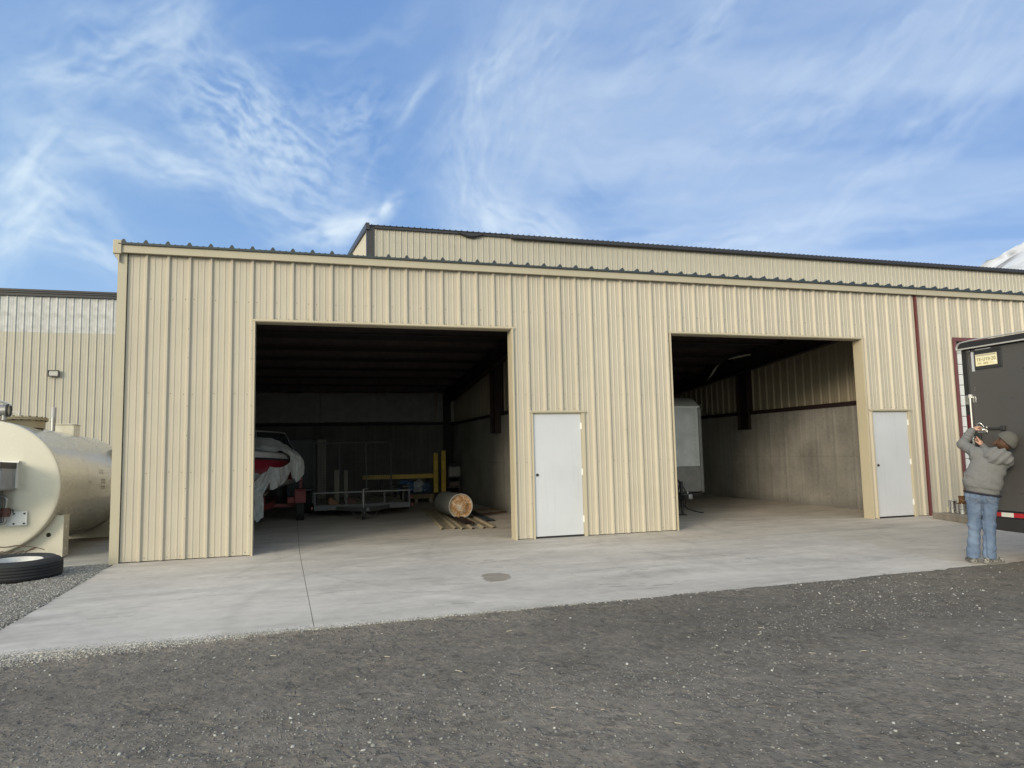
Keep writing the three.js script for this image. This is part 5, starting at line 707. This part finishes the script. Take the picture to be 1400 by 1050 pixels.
  const hood = p => { let d = cap(p, J.pel, J.wai, .0, .0) - .140; d = ell(p, [.098, .955, -.005], [.200, .30, .144]); d = su(d, ell(p, [.150, 1.10, -.025], [.176, .20, .128]), .07); d = su(d, ell(p, [.205, 1.235, -.05], [.170, .160, .118]), .07); d = su(d, cap(p, J.ls, J.rs, .078, .078), .05); let a = su(cap(p, J.ls, J.le, .074, .060), cap(p, J.le, J.lw, .060, .040), .03); a = Math.min(a, su(cap(p, J.rs, J.re, .074, .060), cap(p, J.re, J.rw, .060, .040), .03)); d = su(d, a, .045);
    d += fold(p, .018) - .011 * step(.86, 1, 1 - Math.abs(2 * nz(p[0] * 2.2 + p[1] * 1.2 + p[2], p[1] * 2.6 - p[0] * 1.6) - 1)) + .004 * Math.sin((p[1] * .8 + p[0] * .55) * 55 + 4 * nz(p[0] * 4, p[1] * 4)) * step(1.3, 1.0, p[1]) * step(.85, .95, p[1]);
    const ax = cap(p, J.le, J.lw, 0, 0); if (ax < .12) { const e = [J.lw[0] - J.le[0], J.lw[1] - J.le[1], J.lw[2] - J.le[2]], L = Math.hypot(...e), s = ((p[0] - J.le[0]) * e[0] + (p[1] - J.le[1]) * e[1] + (p[2] - J.le[2]) * e[2]) / L; d += .0055 * Math.sin(s * 95) * step(.02, .10, s); d = Math.max(d, s - L - .012); }
    const bx = cap(p, J.re, J.rw, 0, 0); if (bx < .10) { const e = [J.rw[0] - J.re[0], J.rw[1] - J.re[1], J.rw[2] - J.re[2]], L = Math.hypot(...e), s = ((p[0] - J.re[0]) * e[0] + (p[1] - J.re[1]) * e[1] + (p[2] - J.re[2]) * e[2]) / L; d = Math.max(d, s - L - .012); }
    const hy = hemY(p[0]); d += .010 * step(hy + .075, hy + .055, p[1]) * 1; return Math.max(d, hy - p[1]); };
  const grey = P(.168, .166, .166, { map: fleeceT, roughness: .95, bumpMap: fleeceT, bumpScale: .002 });
  const hoodie = mesh('hoodie', surface([-.20, .80, -.52], [.50, 1.76, .20], .0095, (x, y, z) => hood([x, y, z])), grey, t);
  { // the hood lying on the back and shoulders
    const hf = p => { let d = ell(p, [.262, 1.318, .020], [.150, .120, .082]); d = su(d, cap(p, [.165, 1.375, -.055], [.235, 1.29, .055], .050, .050), .05); d = su(d, cap(p, [.235, 1.275, .058], [.375, 1.275, .02], .050, .045), .05); d = su(d, cap(p, [.375, 1.28, .01], [.392, 1.33, -.06], .042, .036), .04); d = su(d, cap(p, [.165, 1.375, -.055], [.24, 1.395, -.09], .045, .040), .04); const o = ell(p, [.315, 1.405, -.045], [.105, .085, .085]); d = Math.max(d, -o); d += fold(p, .024) + .006 * Math.sin((p[1] - p[0] * .9) * 60 + 5 * nz(p[0] * 6, p[1] * 6)); return d; };
    mesh('hood', surface([.06, 1.12, -.16], [.48, 1.48, .15], .008, (x, y, z) => hf([x, y, z])), grey, hoodie);
    const band = p => { const hy = hemY(p[0]); const d = ell(p, [.092, .90, -.005], [.206, .27, .152]); return Math.max(d, hy - .020 - p[1], p[1] - hy - .004); };
    mesh('undershirt_hem', surface([-.15, .78, -.20], [.36, .95, .18], .009, (x, y, z) => band([x, y, z])), P(.012, .013, .022, { roughness: .9 }), t);
  }
  const jean = p => { let d = ell(p, [.088, .845, -.004], [.182, .125, .128]); for (const [h, k, a, sx] of [[J.lh, J.lk, J.la, -1], [J.rh, J.rk, J.ra, 1]]) { let l = su(cap(p, h, k, .099, .062), cap(p, k, [a[0], .03, a[2] + .008], .062, .076), .05); l += .004 * Math.sin(p[1] * 62 + p[0] * 14 + 5 * nz(p[0] * 5, p[1] * 3)) * step(.55, .42, p[1]) * step(.0, .2, p[1]) + .0025 * Math.sin(p[1] * 85 + 3 * sx * p[0] * 30) * step(.62, .74, p[1]); d = su(d, l, mix(.004, .03, step(.62, .80, p[1]))); } const c = p[0] - .078; d += .016 * Math.exp(-((c / .012) ** 2)) * step(.90, .80, p[1]) * step(-.02, .05, p[2]); d += fold(p, .014) - .008 * step(.85, 1, 1 - Math.abs(2 * nz(p[0] * 3 + p[1] * .8 + p[2], p[1] * 3.2 - p[0]) - 1)); return Math.max(d, .066 - p[1] + .010 * Math.sin(p[0] * 30), p[1] - hemY(p[0]) + .010); };
  const jeansT = P(.60, .60, .62, { map: denimT, roughness: .9, bumpMap: denimT, bumpScale: .0015 });
  const jeans = mesh('jeans', surface([-.20, .0, -.20], [.32, .93, .18], .0095, (x, y, z) => jean([x, y, z])), jeansT, t);
  for (const sx of [-1, 1]) { const x0 = .088 + sx * .088; const pz = (x, y) => { let z = .19; for (let k = 0; k < 60; k++) { if (jean([x, y, z]) < .002) break; z -= .003; } return z + .003; }; const g = grid(8, 9, (u, v) => { const x = x0 + (u - .5) * .115, y = .725 + v * .125 + .018 * Math.abs(u - .5) * 2 - .0; return [x, y, pz(x, y), u, v]; }); mesh('back_pocket', g, P(.54, .54, .56, { map: denimT, roughness: .9 }), jeans); mesh('stitching', join([tube([[x0 - .05, .82, pz(x0 - .05, .82) + .002], [x0, .775, pz(x0, .775) + .002], [x0 + .05, .82, pz(x0 + .05, .82) + .002]], .0018, 14, 5), tube([[x0 - .05, .80, pz(x0 - .05, .80) + .002], [x0, .752, pz(x0, .752) + .002], [x0 + .05, .80, pz(x0 + .05, .80) + .002]], .0018, 14, 5)]), P(.24, .25, .25, { roughness: .8 }), jeans); }
  // beanie, hair, shoes
  const cut = q => -(q[1] + .10 * q[2] - .012);
  const bean = p => { const q = local(p); let d = ell(q, [0, .045, -.025], [.101, .116, .118]); d += .0035 * Math.sin(Math.atan2(q[0], q[2] + .02) * 34) * step(.14, .06, q[1]) + fold(p, .026); d = Math.max(d, cut(q)); const rim = Math.max(ell(q, [0, .040, -.023], [.106, .121, .123]) + .0025 * Math.sin(Math.atan2(q[0], q[2] + .02) * 40), cut(q), q[1] + .10 * q[2] - .075); return su(d, rim, .008); };
  mesh('beanie', surface([.16, 1.34, -.34], [.58, 1.74, .10], .0065, (x, y, z) => bean([x, y, z])), P(.105, .100, .090, { map: fleeceT, roughness: .95, bumpMap: fleeceT, bumpScale: .002 }), t);
  const hair = p => { const q = local(p); let d = ell(q, [0, -.01, -.035], [.084, .085, .080]); d = su(d, cap(q, [-.05, -.03, .01], [-.055, -.11, .02], .028, .016), .02); d = su(d, cap(q, [.05, -.03, .0], [.055, -.10, .0], .026, .016), .02); d += .004 * Math.sin(q[0] * 300 + q[2] * 200) + fold(p, .012); return Math.max(d, -ell(q, [0, -.03, .085], [.056, .09, .07]), -(headF(p) + .004) ); };
  mesh('hair', surface([.18, 1.34, -.30], [.50, 1.66, .06], .0065, (x, y, z) => hair([x, y, z])), P(.085, .038, .020, { roughness: .7 }), t);
  for (const [a, toe, l] of [[J.la, [-.115, .03, -.155], 'l'], [J.ra, [.225, .03, -.115], 'r']]) {
    const heel = [a[0] - (toe[0] - a[0]) * .22, .04, a[2] + .035], sh = p => { let d = cap(p, [heel[0], .040, heel[2]], [toe[0], .034, toe[2]], .040, .034); d = su(d, cap(p, [a[0], .07, a[2]], [mix(a[0], toe[0], .45), .055, mix(a[2], toe[2], .45)], .042, .034), .03); return Math.max(d + fold(p, .006), .016 - p[1], p[1] - .115); };
    const so = p => Math.max(cap(p, [heel[0], .012, heel[2]], [toe[0], .012, toe[2]], .046, .041), p[1] - .024, .0015 - p[1]);
    const lo = [Math.min(heel[0], toe[0]) - .07, -.02, Math.min(heel[2], toe[2]) - .07], hi = [Math.max(heel[0], toe[0]) + .07, .14, Math.max(heel[2], toe[2]) + .07];
    const s = mesh('shoe', surface(lo, hi, .0065, (x, y, z) => sh([x, y, z])), P(.33, .31, .28, { map: fit(tex(128, 128, (u, v) => { const k = step(.50, .56, fbm(u * 6, v * 6, 3, 6, 6, 80)); return mix(.32, .95, k); }, { srgb: true }), .16), roughness: .7 }), t); mesh('sole', surface(lo, hi, .0065, (x, y, z) => so([x, y, z])), P(.16, .15, .14, { roughness: .8 }), s);
  }
}
{ // padlock and keys held up to the latch
  const t = thing('padlock', 'small shiny padlock with keys held by the person at the trailer door', 'padlock', [11.105, 1.555, 4.50]);
  mesh('body', rbox(.030, .040, .045, 0, 0, 0, .006), M.chrome, t); mesh('shackle', tube([[0, .02, -.014], [0, .045, -.014], [0, .055, 0], [0, .045, .014], [0, .02, .014]], .0045, 20, 8), M.chrome, t); mesh('key', join([rbox(.004, .045, .020, .0, -.05, 0, .002), cyl(.014, .014, .004, 0, -.08, 0, 14, 'x')]), M.chrome, t);
}

// ---------------------------------------------------------------- loose stone on the ground
{
  const r = rng(2024), shapes = [0, 1, 2].map(k => { const g = new THREE.IcosahedronGeometry(1, 1), p = g.attributes.position; for (let i = 0; i < p.count; i++) { const x = p.getX(i), y = p.getY(i), z = p.getZ(i), n = .72 + .56 * vn3(x * 1.3 + k * 7, y * 1.3, z * 1.3) + .18 * vn3(x * 3 + k, y * 3, z * 3); p.setXYZ(i, x * n, y * n * .68, z * n); } g.computeVertexNormals(); return g; });
  const mat = new THREE.MeshStandardMaterial({ color: 0xffffff, roughness: .95 });
  const scatter = (name, label, count, pick) => { const per = Math.floor(count / 3), o = new THREE.Object3D(), c = new THREE.Color(), root = new THREE.Group(); root.name = name; root.userData.kind = 'stuff'; root.userData.label = label; scene.add(root);
    shapes.forEach((g, k) => { const im = new THREE.InstancedMesh(g, mat, per); im.name = 'stones'; im.userData.kind = 'stuff'; im.castShadow = im.receiveShadow = true; for (let i = 0; i < per; i++) { const q = pick(); o.position.set(q.x, groundY(q.x, q.z) + q.s * (q.up ?? .22), q.z); if (q.y !== undefined) o.position.y = q.y; o.rotation.set((r() - .5) * .9, r() * 6.28, (r() - .5) * .9); const e = .75 + .5 * r(); o.scale.set(q.s * e, q.s * (.6 + .5 * r()), q.s / e); o.updateMatrix(); im.setMatrixAt(i, o.matrix); im.setColorAt(i, c.setRGB(...q.c)); } root.add(im); }); };
  const tone = (b, k = .25, w = 0) => { const v = b * (1 - k + 2 * k * r()); return [v * (1.02 + w), v, v * (.93 - w)]; };
  // pale stones pressed into the dark dirt, thicker in drifts and by the apron
  scatter('gravel', 'pale loose stones scattered over the dark dirt lot', 30000, () => { for (;;) { const z = 5.0 + 5.4 * Math.pow(r(), .9), x = -2.5 + 15.5 * r(); if (z < edgeZ(x) - .03 && x > 0) continue; const d = nz(x * .5 + 3, z * .8), near = Math.exp(-(((z - edgeZ(x)) / .5) ** 2)); if (r() > step(.40, .66, d) * .9 + .16 + near * .10) continue; const u = Math.min(.999, r() * .975), s = u < .87 ? .0018 + .0030 * r() : u < .987 ? .0045 + .0055 * r() : .009 + .011 * r() * r(); return { x, z, s, c: u < .87 ? (r() < .85 ? tone(.17, .3) : tone(.27, .25)) : r() < .80 ? tone(.18, .3) : tone(.33, .25) }; } });
  // crushed stone left of the apron
  scatter('crushed_stone', 'grey crushed stone bed between apron and tank', 45000, () => { for (;;) { const z = -.42 + 6.2 * r(), x = -4.2 + 4.25 * r(); if (x > -.01 + .03 * nz(z * 3, 1)) continue; if (Math.hypot(x + .985, z - .8) < .50) continue; if (z > 4.9 && r() > step(6, 4.9, z)) continue; const s = .0042 + .0085 * r() * r(); return { x, z, s, up: .15, c: r() < .75 ? tone(.20, .35) : tone(.31, .25) }; } });
  // crumbled concrete along the front edge of the apron
  scatter('rubble', 'sandy concrete crumbs along the front edge of the apron', 15000, () => { for (;;) { const x = -.4 + 7.5 * Math.pow(r(), 1.6), z = edgeZ(x) + .02 + Math.abs((r() + r() + r() - 1.5)) * .26 * Math.max(.16, 1 - x / 3.4) - .02; if (r() > step(6, .6, x) + .04) continue; const s = .003 + .010 * r() * r() * r(); return { x, z, s, up: .1, c: r() < .5 ? tone(.36, .25, .05) : tone(.22, .3, .03) }; } });
  // a few bits of straw and splinters
  { const gs = []; for (let i = 0; i < 70; i++) { const x = -1 + 12.5 * r(), z = 5.3 + 4.4 * r(), L = .015 + .04 * r(), g = new THREE.BoxGeometry(L, .003, .005); g.rotateZ((r() - .5) * .4); g.rotateY(r() * 6.28); g.translate(x, groundY(x, z) + .005, z); gs.push(uvBox(g)); } const m = tag(mesh('straw', join(gs), P(.48, .43, .33, { roughness: .9 }), scene), 'pale straw and wood splinters scattered over the dirt lot'); m.userData.kind = 'stuff'; }
  // dust and grit swept onto the apron edge
  scatter('grit', 'fine grit spilled over the edge of the concrete apron', 9000, () => { for (;;) { const x = .05 + 12.5 * r(), z = edgeZ(x) - .16 * Math.abs(r() + r() - 1) + .01; return { x, z, s: .0016 + .004 * r() * r() * r(), y: .001, c: tone(.24, .35, .02) }; } });
}

renderer.render(scene, camera);
